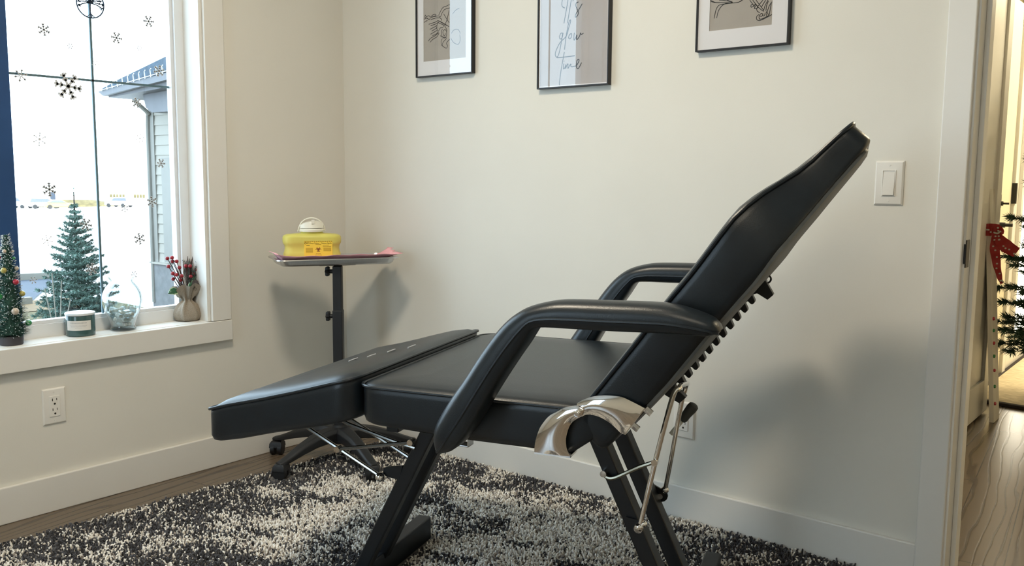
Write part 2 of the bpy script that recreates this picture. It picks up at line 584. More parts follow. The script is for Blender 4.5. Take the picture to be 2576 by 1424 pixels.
wall_plate('power_outlet', 'white duplex power outlet under the window apron', 'outlet', (0, -1.2174, .3414), R(90), 'outlet')
wall_plate('power_outlet', 'white power outlet partly hidden by the chair recline handle', 'outlet', (1.600, 0, .3294), 0, 'outlet')
wall_plate('light_switch', 'white rocker light switch on wall beside door casing', 'light switch', (2.1784, 0, 1.0729), 0, 'switch')


# ------------------------------------------------------------------ framed prints on the back wall
def ribbon(mb, pts, w, y, dy=.0004):
    """flat pen stroke in the plane of the wall"""
    P = smooth_path([(a, 0, b) for a, b in pts], 5) if len(pts) > 2 else [Vector((a, 0, b)) for a, b in pts]
    L, Rr = [], []
    for i, p in enumerate(P):
        d = P[min(i + 1, len(P) - 1)] - P[max(i - 1, 0)]
        if d.length < 1e-7:
            d = Vector((1, 0, 0))
        d.normalize()
        n = Vector((-d.z, 0, d.x)) * (w / 2)
        L.append(p + n)
        Rr.append(p - n)
    vs = [(p.x, y, p.z) for p in L] + [(p.x, y, p.z) for p in Rr]
    n = len(P)
    mb.add(vs, [(i, i + 1, n + i + 1, n + i) for i in range(n - 1)])


F1 = [[[550, 1673], [561, 1688], [572, 1698], [589, 1701], [607, 1706]], [[559, 1666], [569, 1681], [581, 1690], [607, 1693]], [[473, 1665], [486, 1669], [495, 1666]], [[473, 1654], [492, 1660]], [[482, 1681], [478, 1673], [492, 1667], [501, 1662], [507, 1670], [498, 1676], [486, 1674], [482, 1681]], [[510, 1671], [521, 1677], [532, 1678], [535, 1673], [510, 1668]], [[509, 1661], [535, 1664], [552, 1663], [557, 1666], [547, 1670], [515, 1670]], [[555, 1663], [565, 1656], [561, 1652]], [[499, 1645], [535, 1650], [548, 1653], [575, 1641], [603, 1626]], [[509, 1639], [541, 1644], [550, 1649]], [[504, 1626], [530, 1633], [541, 1637]], [[514, 1619], [535, 1626], [542, 1630]], [[508, 1608], [529, 1615], [541, 1619]], [[518, 1602], [535, 1606], [547, 1612]], [[496, 1584], [509, 1594], [535, 1602], [549, 1611]], [[505, 1579], [521, 1589], [541, 1596], [552, 1609]], [[548, 1653], [581, 1636], [592, 1631]], [[544, 1648], [555, 1643], [578, 1633], [589, 1619], [592, 1611]], [[544, 1646], [540, 1628], [547, 1615], [558, 1626], [571, 1627], [575, 1637]], [[569, 1621], [564, 1612], [566, 1597], [578, 1588], [589, 1595], [589, 1611], [581, 1618], [572, 1613], [572, 1603], [579, 1596], [585, 1604]], [[559, 1599], [564, 1594], [581, 1590], [590, 1587]], [[569, 1587], [562, 1578], [564, 1565], [572, 1559]], [[589, 1585], [572, 1573], [569, 1561], [581, 1554], [589, 1551], [595, 1559], [589, 1569], [606, 1582]], [[575, 1675], [586, 1661], [603, 1640]], [[603, 1685], [592, 1653], [583, 1638]], [[614, 1601], [625, 1612], [647, 1612], [658, 1597]], [[611, 1585], [625, 1568], [647, 1560], [657, 1573], [655, 1593]], [[653, 1686], [636, 1682], [620, 1670]]]
F2 = [[[1135, 1660], [1120, 1587]], [[1112, 1663], [1110, 1651], [1113, 1641], [1123, 1636]], [[1148, 1659], [1134, 1586]], [[1157, 1659], [1154, 1654]], [[1177, 1649], [1169, 1647], [1166, 1640], [1172, 1627], [1177, 1617], [1175, 1608], [1168, 1602], [1165, 1605], [1168, 1613], [1179, 1625], [1192, 1642]], [[1116, 1556], [1108, 1556], [1103, 1547], [1105, 1538], [1113, 1541], [1116, 1551], [1116, 1556], [1114, 1547], [1109, 1522], [1104, 1500], [1097, 1483], [1090, 1481], [1086, 1491], [1092, 1507], [1106, 1527], [1130, 1545], [1139, 1569], [1147, 1591], [1144, 1595], [1139, 1586], [1132, 1558], [1127, 1529], [1124, 1502]], [[1150, 1552], [1142, 1547], [1140, 1538], [1144, 1535], [1150, 1539], [1152, 1548], [1150, 1552]], [[1163, 1553], [1161, 1541], [1162, 1529], [1168, 1536], [1173, 1545], [1171, 1534], [1175, 1531], [1184, 1541], [1187, 1550], [1190, 1545], [1199, 1548]], [[1093, 1478], [1126, 1478], [1166, 1479]], [[1123, 1494], [1118, 1470], [1111, 1437], [1105, 1397], [1106, 1387]], [[1122, 1457], [1120, 1442], [1124, 1440], [1129, 1450]], [[1122, 1465], [1123, 1463]], [[1130, 1454], [1129, 1440], [1135, 1452], [1139, 1454], [1139, 1440], [1147, 1451], [1151, 1453], [1150, 1447], [1155, 1444], [1163, 1445], [1173, 1447], [1182, 1459], [1182, 1466], [1175, 1463], [1173, 1451], [1174, 1440], [1181, 1437], [1193, 1455]]]
F3 = [[[1648, 1601], [1659, 1595], [1669, 1592], [1713, 1586], [1720, 1585], [1737, 1585], [1749, 1590]], [[1649, 1597], [1664, 1592]], [[1676, 1598], [1701, 1593], [1719, 1586]], [[1701, 1595], [1718, 1588]], [[1719, 1585], [1695, 1585], [1676, 1583], [1667, 1571], [1662, 1547]], [[1718, 1585], [1699, 1586], [1686, 1581], [1675, 1568], [1670, 1547]], [[1740, 1586], [1748, 1590]], [[1771, 1587], [1781, 1574], [1788, 1564]], [[1782, 1575], [1776, 1573], [1776, 1567], [1782, 1568], [1788, 1572]], [[1783, 1570], [1788, 1573], [1790, 1569], [1786, 1562], [1792, 1562], [1796, 1564]], [[1780, 1586], [1797, 1565], [1814, 1551]], [[1790, 1585], [1804, 1567], [1814, 1554]], [[1785, 1579], [1796, 1566], [1793, 1560], [1796, 1553], [1803, 1549]], [[1811, 1583], [1797, 1568], [1795, 1563]], [[1819, 1582], [1807, 1564]], [[1826, 1581], [1818, 1567], [1814, 1553]], [[1827, 1578], [1822, 1565], [1821, 1552]], [[1838, 1575], [1831, 1566], [1827, 1556], [1825, 1549]], [[1836, 1571], [1834, 1559], [1832, 1545], [1830, 1536]], [[1801, 1544], [1794, 1539], [1794, 1532], [1799, 1528], [1808, 1528], [1828, 1535], [1839, 1540]], [[1801, 1541], [1802, 1532], [1810, 1531], [1824, 1536]], [[1805, 1545], [1803, 1541], [1808, 1538], [1812, 1542], [1809, 1546], [1805, 1545]], [[1813, 1545], [1812, 1540], [1817, 1539], [1818, 1545]], [[1822, 1550], [1827, 1544], [1828, 1538], [1825, 1536], [1822, 1543], [1822, 1550]]]


def picture(label, x0, x1, z0, z1, win_, strokes, artmat, lw):
    cx = (x0 + x1) / 2
    t = thing('framed_print', label, 'framed print', (cx, 0, z0), 0, None)
    X0, X1, H = x0 - cx, x1 - cx, z1 - z0
    fw, D = .0045, .020
    f = MB()
    f.box(X0, X0 + fw, -D, -.001, 0, H)
    f.box(X1 - fw, X1, -D, -.001, 0, H)
    f.box(X0 + fw, X1 - fw, -D, -.001, 0, fw)
    f.box(X0 + fw, X1 - fw, -D, -.001, H - fw, H)
    f.build('frame', M['frame'], t, smooth=0, bevel=.0006)
    wx0, wx1, wz0, wz1 = win_[0] - cx, win_[1] - cx, win_[2] - z0, win_[3] - z0
    mm = MB()
    y0, y1 = -.0135, -.0115
    mm.box(X0 + fw, wx0, y0, y1, fw, H - fw)
    mm.box(wx1, X1 - fw, y0, y1, fw, H - fw)
    mm.box(wx0, wx1, y0, y1, fw, wz0)
    mm.box(wx0, wx1, y0, y1, wz1, H - fw)
    mm.build('mat_board', M['matboard'], t, smooth=0)
    pr = MB().box(wx0 - .003, wx1 + .003, y1 + .0003, y1 + .0015, wz0 - .003, wz1 + .003).build('art_print', artmat, t, smooth=0)
    st = MB()
    for sk in strokes:
        ribbon(st, [(a / 1000 - cx, b / 1000 - z0) for a, b in sk], lw, y1 - .0002)
    st.build('ink_drawing', M['ink'], pr, smooth=0, recalc=False)
    MB().add([(X0 + fw, -.0155, fw), (X1 - fw, -.0155, fw), (X1 - fw, -.0155, H - fw), (X0 + fw, -.0155, H - fw)], [(0, 1, 2, 3)]).build('glazing', M['artglass'], t, smooth=0)
    return t


picture('black framed line drawing with white mat and the window mirrored in its glass', .437, .7215, 1.4525, 1.862, (.473, .686, 1.510, 1.805), F1, M['taupe'], .0023)
picture('black framed handwriting print reading It is glow time, no wide mat', 1.0155, 1.302, 1.378, 1.790, (1.0240, 1.2925, 1.3865, 1.7815), F2, M['mauve'], .0031)
picture('black framed line drawing with wide white mat, closest to the light switch', 1.6075, 1.8925, 1.454, 1.864, (1.648, 1.8405, 1.512, 1.806), F3, M['taupe'], .0019)


# ------------------------------------------------------------------ shag rug
def value_noise(x, y, seed, period):
    g = np.random.default_rng(seed).random((64, 64))
    u, v = x / period, y / period
    i, j = np.floor(u).astype(int), np.floor(v).astype(int)
    fu, fv = u - i, v - j
    fu, fv = fu * fu * (3 - 2 * fu), fv * fv * (3 - 2 * fv)
    a = g[i % 64, j % 64]
    b = g[(i + 1) % 64, j % 64]
    c = g[i % 64, (j + 1) % 64]
    d = g[(i + 1) % 64, (j + 1) % 64]
    return (a * (1 - fu) + b * fu) * (1 - fv) + (c * (1 - fu) + d * fu) * fv


RX0, RX1, RY0, RY1 = .235, 2.31, -2.05, -.018
rug = MB().add([(.17, -2.05, .001), (RX1, -2.05, .001), (RX1, RY1 - .004, .001), (.27, RY1 - .004, .001),
                (.17, -2.05, .008), (RX1, -2.05, .008), (RX1, RY1 - .004, .008), (.27, RY1 - .004, .008)],
               [(0, 3, 2, 1), (4, 5, 6, 7), (0, 1, 5, 4), (1, 2, 6, 5), (2, 3, 7, 6), (3, 0, 4, 7)]).build('shag_rug', M['backing'], smooth=0)
tag(rug, 'mottled charcoal and cream shag rug under the treatment chair', 'rug')


def build_pile():
    sp = .0066
    gx, gy = np.meshgrid(np.arange(.16, RX1, sp), np.arange(RY0, RY1, sp))
    x = gx.ravel() + nrng.uniform(-.5, .5, gx.size) * sp
    y = gy.ravel() + nrng.uniform(-.5, .5, gx.size) * sp
    edge = .27 + (y - RY1) * (.10 / 2.03) + .006 * np.sin(y * 40)
    keep = (x > edge) & (y < RY1) & (x < RX1)
    cu, cv = (x - 1.30) * math.cos(R(18)) + (y + .87) * math.sin(R(18)), -(x - 1.30) * math.sin(R(18)) + (y + .87) * math.cos(R(18))
    for u0, u1, v0, v1 in ((-.164, -.095, -.357, .301), (.676, .746, -.357, .357)):
        keep &= ~((cu > u0) & (cu < u1) & (cv > v0) & (cv < v1))
    for a in (-88, -16, 56, 128, 200):
        keep &= np.hypot(x - .316 - .278 * math.cos(R(a)), y + .310 - .278 * math.sin(R(a))) > .046
    x, y = x[keep], y[keep]
    n = x.size
    # mottled pattern, streaked across the rug
    c, s = math.cos(R(-20)), math.sin(R(-20))
    u, v = x * c - y * s, x * s + y * c
    f = .50 * value_noise(u * .75 + 9, v * 1.35 + 3, 1, .30) + .32 * value_noise(u * .8, v * 1.5, 2, .11) + .18 * value_noise(u * .8, v * 1.5, 3, .045)
    for bx, by, br, bw in [(0.367, -1.414, 0.16, 1), (0.38, -1.175, 0.18, 1), (0.344, -0.897, 0.16, 1), (0.427, -0.676, 0.14, 0.7), (0.649, -1.14, 0.16, 0.6), (0.662, -0.936, 0.12, 0.4), (0.398, -0.482, 0.1, 0.8), (0.45, -0.378, 0.08, 0.5), (0.505, -0.943, 0.07, -1), (0.195, -1.206, 0.05, -0.8), (0.237, -0.5, 0.06, -0.5), (0.515, -0.201, 0.08, -1), (0.759, -0.34, 0.1, -1), (0.695, -0.448, 0.09, -0.9), (0.724, -0.713, 0.09, -0.8), (0.901, -0.999, 0.1, -0.6), (0.873, -0.758, 0.07, 0.7), (0.742, -0.007, 0.05, 1), (1.002, -0.023, 0.07, 0.5), (1.07, 0.151, 0.06, -0.6), (1.045, -0.252, 0.09, -0.9), (1.158, -0.517, 0.07, 0.8), (1.191, -0.405, 0.06, 0.9), (1.284, -0.282, 0.11, -0.7), (1.379, -0.56, 0.09, -0.6), (1.279, -0.053, 0.06, 0.8), (1.515, -0.295, 0.1, -0.8), (1.5, -0.458, 0.06, 0.5), (0.836, -0.22, 0.08, -0.8), (1.695, -0.062, 0.06, -0.6), (1.814, -0.193, 0.07, -0.3), (1.956, -0.108, 0.1, 0.7), (1.515, -0.087, 0.06, 0.6), (1.225, -0.726, 0.06, -0.5), (1.653, -0.364, 0.08, 0.3)]:
        f += .13 * bw * np.exp(-((x - bx) ** 2 + (y - by) ** 2) / (br * br))          # the woven blotches
    p = 1 / (1 + np.exp(-(f - .495) * 26))           # chance of a dark yarn
    p = .035 + .80 * p
    r = nrng.random(n)
    darkness = r < p
    mid = (~darkness) & (nrng.random(n) < .16)
    col = np.zeros((n, 3))
    tone = nrng.uniform(.82, 1.1, n)[:, None]
    col[:] = np.array([.90, .85, .77]) * tone
    col[mid] = np.array([.34, .30, .27]) * tone[mid]
    dk = np.array([.042, .042, .047]) * nrng.uniform(.6, 1.9, n)[:, None]
    col[darkness] = dk[darkness]
    col = np.clip(col, 0, 1)
    # each tuft: a bent three sided prism
    ang = nrng.uniform(0, 2 * math.pi, n)
    lean = nrng.uniform(.001, .010, n)
    h = nrng.uniform(.010, .019, n)
    rad = nrng.uniform(.0024, .0040, n)
    tw = nrng.uniform(0, 2 * math.pi, n)
    levels = [(0.0, 0.0, .8), (.55, .35, 1.0), (.95, .85, .95), (1.0, 1.05, .45)]
    V = np.zeros((n, len(levels) * 3, 3), np.float32)
    for li, (hz, ln, rr) in enumerate(levels):
        for k in range(3):
            a = tw + 2 * math.pi * k / 3
            V[:, li * 3 + k, 0] = x + np.cos(ang) * lean * ln + np.cos(a) * rad * rr
            V[:, li * 3 + k, 1] = y + np.sin(ang) * lean * ln + np.sin(a) * rad * rr
            V[:, li * 3 + k, 2] = .004 + h * hz
    nv = len(levels) * 3
    quads = []
    for li in range(len(levels) - 1):
        for k in range(3):
            k2 = (k + 1) % 3
            quads.append((li * 3 + k, li * 3 + k2, li * 3 + 3 + k2, li * 3 + 3 + k))
    quads = np.array(quads)
    tri = np.array([[nv - 3, nv - 2, nv - 1]])
    base = (np.arange(n) * nv)[:, None, None]
    Q = (quads[None] + base).reshape(n, -1)
    T = (tri[None] + base).reshape(n, -1)
    loops = np.concatenate([Q, T], axis=1).ravel().astype(np.int32)
    sizes = np.tile(np.array([4] * len(quads) + [3], np.int32), n)
    starts = np.concatenate([[0], np.cumsum(sizes)[:-1]]).astype(np.int32)
    me = bpy.data.meshes.new('pile')
    me.vertices.add(n * nv)
    me.vertices.foreach_set('co', V.ravel())
    me.loops.add(loops.size)
    me.loops.foreach_set('vertex_index', loops)
    me.polygons.add(sizes.size)
    me.polygons.foreach_set('loop_start', starts)
    me.polygons.foreach_set('loop_total', sizes)
    me.update(calc_edges=True)
    me.validate()
    ca = me.color_attributes.new('yarn', 'FLOAT_COLOR', 'POINT')
    C4 = np.ones((n, nv, 4), np.float32)
    C4[:, :, :3] = col[:, None, :]
    ca.data.foreach_set('color', C4.ravel())
    me.polygons.foreach_set('use_smooth', [True] * len(me.polygons))
    me.materials.append(M['pile'])
    o = bpy.data.objects.new('pile', me)
    COL.objects.link(o)
    o.parent = rug
    o['kind'] = 'stuff'


build_pile()


# ------------------------------------------------------------------ treatment chair (local x = towards the head, y = away from the camera side)
chair = thing('treatment_chair', 'black leatherette reclining treatment chair with padded arms on the shag rug', 'chair', (1.30, -.87, 0), R(18))


def L1(x, pts):
    return float(np.interp(x, [p[0] for p in pts], [p[1] for p in pts]))


def cushion(P, a0, a1, hw, r=.035, crown=.12, crown0=.0, pipe_t=.97):
    """padded slab: P(a, b, t) maps length, half width and thickness 0..1 to 3d"""
    def outline(ins):
        A0, A1 = a0 + ins, a1 - ins
        rr = max(r - ins * .4, .006)
        e = [rr * (1 - math.cos(R(90) * k / 6)) for k in range(7)]
        mid = [A0 + rr + (A1 - A0 - 2 * rr) * k / 22 for k in range(1, 22)]
        al = [A0 + q for q in e] + mid + [A1 - q for q in e[::-1]]
        out = []
        for a in al:
            d = max(0, min(a - A0, A1 - a))
            h = hw(a) - ins
            if d < rr:
                h -= rr - math.sqrt(max(0, rr * rr - (rr - d) ** 2))
            out.append((a, h))
        return out
    rings_def = [(0 - crown0, .05), (0 - crown0 * .5, .022), (.0, .010), (.06, .003), (.18, 0), (.80, 0), (.93, .0005), (1.0, .006), (1 + crown * .45, .022), (1 + crown * .8, .06), (1 + crown, .12)]
    rings = []
    for t, ins in rings_def:
        o = outline(ins)
        rings.append([P(a, h, t) for a, h in o] + [P(a, -h, t) for a, h in o[::-1]])
    n = len(rings[0])
    h = n // 2
    mb = MB()
    mb.loft(rings, False, False)
    for rr_ in (0, len(rings) - 1):
        base = rr_ * n
        mb.f += [(base + i, base + i + 1, base + n - 2 - i, base + n - 1 - i) for i in range(h - 1)]
        mb.m += [0] * (h - 1)
    o = outline(-.0015)
    pipe = [P(a, q, pipe_t) for a, q in o] + [P(a, -q, pipe_t) for a, q in o[::-1]]
    return mb, pipe


def dedupe(pts):
    out = []
    for p in pts:
        if not out or (Vector(p) - Vector(out[-1])).length > 1e-4:
            out.append(p)
    if (Vector(out[0]) - Vector(out[-1])).length < 1e-4:
        out.pop()
    return out


def add_cushion(name, P, a0, a1, hw, **k):
    mb, pipe = cushion(P, a0, a1, hw, **k)
    o = mb.build(name, M['leather'], chair, smooth=50)
    MB().tube(dedupe(pipe), .0040, 8, closed=True).build('piping', M['leather'], o)
    return o


# seat
seat_bot = [(.03, .542), (.28, .532), (.45, .531), (.51, .524), (.60, .590)]
add_cushion('seat_cushion', lambda a, b, t: (a, b, L1(a, seat_bot) * (1 - t) + .628 * t), .030, .600, lambda a: .360, r=.045, crown=.10)
# leg rest
foot_top = [(-.40, .526), (-.318, .551), (-.22, .575), (-.124, .601), (-.032, .628), (.034, .645)]
foot_bot = [(-.40, .478), (-.385, .462), (-.362, .453), (-.281, .470), (-.19, .494), (-.095, .515), (.032, .549)]


def footP(a, b, t):
    a += .150 * (1 - (b / .36) ** 2) * max(0, min(1, (.03 - a) / .43)) ** 1.6      # hollowed foot end
    return (a, b, L1(a, foot_bot) * (1 - t) + L1(a, foot_top) * t)


add_cushion('leg_rest', footP, -.398, .024, lambda a: .360, r=.05, crown=.20)
for u_ in (-.235, -.150, -.070, .0):  # pale arcs drawn as highlights of the leather creases
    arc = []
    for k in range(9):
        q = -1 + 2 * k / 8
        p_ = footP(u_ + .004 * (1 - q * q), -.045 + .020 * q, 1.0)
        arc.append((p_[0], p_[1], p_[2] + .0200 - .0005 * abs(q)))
    MB().tube(arc, .0018, 6).build('crease_highlight', M['highlight'], [o for o in chair.children if o.name.startswith('leg_rest')][0])
# back rest
dA = Vector((math.cos(R(51)), 0, math.sin(R(51))))
nA = Vector((math.sin(R(51)), 0, -math.cos(R(51))))
pA = Vector((.6, 0, .63))
back_f = [(-.1, -.045), (-.016, -.045), (.146, -.052), (.229, -.058), (.314, -.060), (.385, -.066), (.442, -.070), (.487, -.064), (.524, -.054), (.559, -.043), (.603, -.036), (.645, -.034), (.674, -.029), (.7, -.026)]
back_r = [(-.1, .043), (.115, .045), (.23, .039), (.373, .036), (.428, .030), (.511, .027), (.582, .023), (.70, .021)]
back_w = [(-.1, .36), (.40, .36), (.44, .352), (.48, .332), (.53, .292), (.575, .264), (.62, .252), (.70, .245)]


def backP(a, b, t, off=0):
    w_ = L1(a, back_r) * (1 - t) + L1(a, back_f) * t
    p = pA + dA * a + nA * w_
    return (p.x, b, p.z)


back = add_cushion('backrest', backP, -.085, .690, lambda a: L1(a, back_w), r=.03, crown=.10, crown0=.05)


def rearP(a, b, t):
    w_ = L1(a, back_r) - .003 + .010 * t
    p = pA + dA * a + nA * w_
    return (p.x, b, p.z)


mb, pipe = cushion(rearP, -.03, .672, lambda a: L1(a, back_w) - .012, r=.03, crown=.5)
mb.build('rear_panel', M['leather_lit'], back, smooth=50, label='back panel of the backrest, painted paler grey for the light on it')

# arm rests
AO = [(.252, .532), (.2525, .5615), (.2635, .592), (.295, .643), (.3235, .684), (.35, .7255), (.378, .7655), (.4045, .7975), (.4305, .8195), (.457, .8335), (.496, .8445), (.5335, .849), (.62, .8515), (.711, .8530), (.7575, .8455), (.7965, .833), (.810, .823), (.816, .813)]
AI = [(.262, .520), (.2955, .534), (.318, .558), (.345, .597), (.372, .645), (.399, .689), (.425, .729), (.445, .758), (.456, .776), (.470, .7945), (.496, .7985), (.540, .799), (.62, .800), (.71, .8025), (.750, .803), (.785, .802), (.797, .803), (.808, .805)]
AW = [.35, .8, .95, 1, 1, 1, 1, 1, 1, 1, 1, 1, 1, 1, 1, .92, .8, .55]
SEC = [(-1, .60), (-1, .42), (-.94, .25), (-.78, .10), (-.45, .0), (0, -.03), (.45, 0), (.78, .10), (.94, .25), (1, .42), (1, .60), (.97, .75), (.9, .92), (.7, 1.0), (0, 1.0), (-.7, 1.0), (-.9, .92), (-.97, .75)]
for vc in (-.416, .416):
    rings = []
    so = smooth_path([(a, 0, b) for a, b in AO], 3)
    si = smooth_path([(a, 0, b) for a, b in AI], 3)
    sw = [x.x for x in smooth_path([(q, 0, 0) for q in AW], 3)]
    seam = {-1: [], 1: []}
    for o_, i_, w_ in zip(so, si, sw):
        rings.append([(o_.x + (i_.x - o_.x) * d, vc + s_ * .042 * w_, o_.z + (i_.z - o_.z) * d) for s_, d in SEC])
        for sd in (-1, 1):
            d = .62
            seam[sd].append((o_.x + (i_.x - o_.x) * d, vc + sd * .0425 * w_, o_.z + (i_.z - o_.z) * d))
    a = MB().loft(rings).build('armrest', M['leather'], chair, smooth=55)
    pp = MB()
    for sd in (-1, 1):
        pp.tube(seam[sd], .0028, 6)
    pp.build('piping', M['leather'], a)

UZ = lambda a, b, t: (a, t, b)


def leg(front, v0, v1):
    if front:
        Lx = lambda z: .049 + (z - .452) * .504
    else:
        Lx = lambda z: .488 - (z - .472) * .47
    zt, zb = .528, .048
    MB().prism([(Lx(zt), zt), (Lx(zt) + .040, zt), (Lx(zb) + .040, zb), (Lx(zb), zb)], UZ, v0, v1).build('leg', M['blacksteel'], chair, smooth=0, bevel=.004)


leg(True, -.100, -.066)
leg(True, .006, .042)
leg(False, -.100, -.055)
leg(False, .060, .105)
MB().box(-.150, -.109, -.345, .289, .009, .078).build('foot_bar', M['blacksteel'], chair, smooth=0, bevel=.004)
MB().box(.690, .732, -.345, .345, .009, .078).build('foot_bar', M['blacksteel'], chair, smooth=0, bevel=.004)
m = MB()
m.box(.07, .52, -.100, -.060, .510, .533)
m.box(.07, .52, .0, .040, .510, .533)
m.box(.07, .10, -.30, .30, .512, .533)
m.box(.47, .50, -.30, .30, .512, .533)
m.build('seat_frame', M['blacksteel'], chair, smooth=0, bevel=.002)

# chrome hinge plates, both sides
SP = [(.449, .532), (.451, .553), (.459, .58), (.47, .598), (.48, .61), (.494, .62), (.507, .628), (.52, .632), (.533, .635), (.544, .635), (.55, .631), (.551, .625), (.548, .617), (.541, .612), (.531, .605), (.523, .595), (.518, .581), (.515, .565), (.517, .547), (.524, .532)]
BP = [(.536, .641), (.553, .65), (.571, .657), (.589, .66), (.607, .661), (.625, .66), (.64, .655), (.655, .649), (.669, .643), (.648, .613), (.631, .587), (.624, .589), (.611, .6), (.598, .609), (.582, .616), (.566, .619), (.553, .618), (.543, .613), (.532, .622)]
SPo, SPi = SP[:11], [SP[19], SP[18], SP[17], SP[16], SP[15], SP[14], SP[13], SP[12], SP[11]]
BPo, BPi = BP[:9], [BP[18], BP[17], BP[16], BP[15], BP[14], BP[13], BP[12], BP[11], BP[10]]


def resample(pts, n):
    P = smooth_path([(a, 0, b) for a, b in pts], 6)
    d = [0]
    for i in range(1, len(P)):
        d.append(d[-1] + (P[i] - P[i - 1]).length)
    return [(float(np.interp(d[-1] * k / n, d, [q.x for q in P])), float(np.interp(d[-1] * k / n, d, [q.z for q in P]))) for k in range(n + 1)]


def pressed_plate(po, pi, v, sd, bulge):
    """crescent of chromed sheet, slightly domed"""
    N_, K_ = 26, 8
    o, i = resample(po, N_), resample(pi, N_)
    vs, fs = [], []
    for side in (0, 1):
        for k in range(N_ + 1):
            for j in range(K_ + 1):
                t_ = j / K_
                h_ = bulge * math.sin(math.pi * t_) ** .8 * math.sin(math.pi * min(1, max(0, k / N_ * .9 + .05))) ** .5
                vs.append((o[k][0] * (1 - t_) + i[k][0] * t_, sd * (v + (h_ + .0022 if side else 0)), o[k][1] * (1 - t_) + i[k][1] * t_))
    M_ = (N_ + 1) * (K_ + 1)
    idx = lambda s_, k, j: s_ * M_ + k * (K_ + 1) + j
    for k in range(N_):
        for j in range(K_):
            fs.append((idx(0, k, j), idx(0, k, j + 1), idx(0, k + 1, j + 1), idx(0, k + 1, j)))
            fs.append((idx(1, k, j), idx(1, k + 1, j), idx(1, k + 1, j + 1), idx(1, k, j + 1)))
        for j in (0, K_):
            fs.append((idx(0, k, j), idx(0, k + 1, j), idx(1, k + 1, j), idx(1, k, j)))
    for j in range(K_):
        for k in (0, N_):
            fs.append((idx(0, k, j), idx(0, k, j + 1), idx(1, k, j + 1), idx(1, k, j)))
    return MB().add(vs, fs)


for sd in (-1, 1):
    pl = pressed_plate(SPo, SPi, .3745, sd, .0060)
    pl.box(.449, .524, *sorted((sd * .330, sd * .3765)), .528, .5325)
    o = pl.build('hinge_plate', M['chrome'], chair, smooth=45)
    pl = pressed_plate(BPo, BPi, .3685, sd, .0065)
    e = [(.669, .643), (.671, .6425), (.633, .5865), (.631, .587)]
    pl.prism(e, UZ, sd * .335, sd * .3705)
    pl.build('hinge_plate', M['chrome'], chair, smooth=45)
    MB().lathe([(.0065, 0), (.0065, .005), (.0042, .0052), (.0040, .0065)], n=14).build('bolt', M['chrome'], o).matrix_local = Matrix.Translation((.539, sd * .3790, .621)) @ Matrix.Rotation(-sd * R(90), 4, 'X')
    MB().cyl((.668, sd * .355, .638), (.680, sd * .355, .629), .007, 6).build('bolt', M['chrome'], o)
    MB().cyl((.644, sd * .355, .603), (.655, sd * .355, .595), .007, 6).build('bolt', M['chrome'], o)
m = MB()
m.box(.262, .2835, -.330, -.300, .508, .5115)
m.box(.281, .2835, -.330, -.300, .508, .540)
m.build('bracket', M['steel'], chair, smooth=0, bevel=.001)

# toothed recline rack behind the back
mb = MB()
rk = [(-.012, .043), (.335, .041), (.337, .048), (.324, .083), (.307, .081), (.303, .055)]
for k in range(11):
    a = .289 - k * .0246
    vw = L1(a, [(.03, .0580), (.30, .0490)])
    tw_ = L1(a, [(.03, .0735), (.30, .0640)])
    rk += [(a + .0045, vw), (a - .001, tw_ - .003), (a - .004, tw_), (a - .0105, tw_), (a - .013, tw_ - .003), (a - .0125, vw + .002), (a - .017, vw)]
rk += [(.018, .060), (.017, .096), (-.004, .094), (-.012, .06)]


def rackP(a, w_, t):
    p = pA + dA * a + nA * w_
    return (p.x, t, p.z)


mb.prism(rk, rackP, -.011, .013)
mb.build('recline_rack', M['blacksteel'], chair, smooth=0, bevel=.0015)
ringpts = [(.850 + .010 * math.cos(a), .012 * math.cos(a * 1 + .6), .862 + .010 * math.sin(a)) for a in [2 * math.pi * k / 16 for k in range(16)]]
MB().tube(ringpts, .0022, 6, closed=True).build('pull_ring', M['blacksteel'], chair)

# chrome support bail
bail = smooth_path([(.610, -.116, .306), (.643, -.114, .470), (.674, -.110, .607), (.684, -.100, .623), (.6855, -.08, .626), (.681, .0, .612), (.678, .045, .604), (.672, .060, .590), (.661, .066, .545), (.640, .085, .420), (.621, .108, .319)], 6)
MB().tube(bail, .0058, 10).build('support_rod', M['chrome'], chair)
j = MB()
j.ball((.608, -.116, .303), .011)
j.ball((.618, -.114, .311), .008)
j.cyl((.607, -.100, .300), (.607, -.122, .300), .010, 14)
j.build('pivot', M['chrome'], chair)
j = MB()
j.ball((.621, .108, .318), .010)
j.cyl((.610, .100, .301), (.610, .128, .301), .007, 14)
j.build('pivot', M['chrome'], chair)
mb = MB()
lug = [(.585, .330), (.585, .285)] + [(.612 + .016 * math.cos(a), .302 + .016 * math.sin(a)) for a in [R(-90 + 30 * k) for k in range(7)]]
mb.prism(lug, UZ, .106, .112)
mb.build('lug', M['blacksteel'], chair, smooth=30)
mb = MB()
mb.prism([(.575, .318), (.575, .284)] + [(.604 + .013 * math.cos(a), .301 + .013 * math.sin(a)) for a in [R(-90 + 30 * k) for k in range(7)]], UZ, -.106, -.101)
mb.build('lug', M['blacksteel'], chair, smooth=30)
MB().tube(smooth_path([(.520, -.107, .414), (.528, -.109, .407), (.539, -.110, .405), (.553, -.110, .410), (.577, -.110, .424), (.606, -.112, .441), (.640, -.113, .457)], 5), .0048, 8).build('link_rod', M['zinc'], chair)
for q in ((.522, -.1, .414), (.640, -.108, .457)):
    MB().cyl(q, (q[0], q[1] - .016, q[2]), .0075, 12).build('pivot', M['chrome'], chair)
h = MB().tube([(.628, .125, .455), (.660, .125, .500)], .0055, 10).build('recline_handle', M['whiteplastic'], chair, label='pale rod of the recline handle')
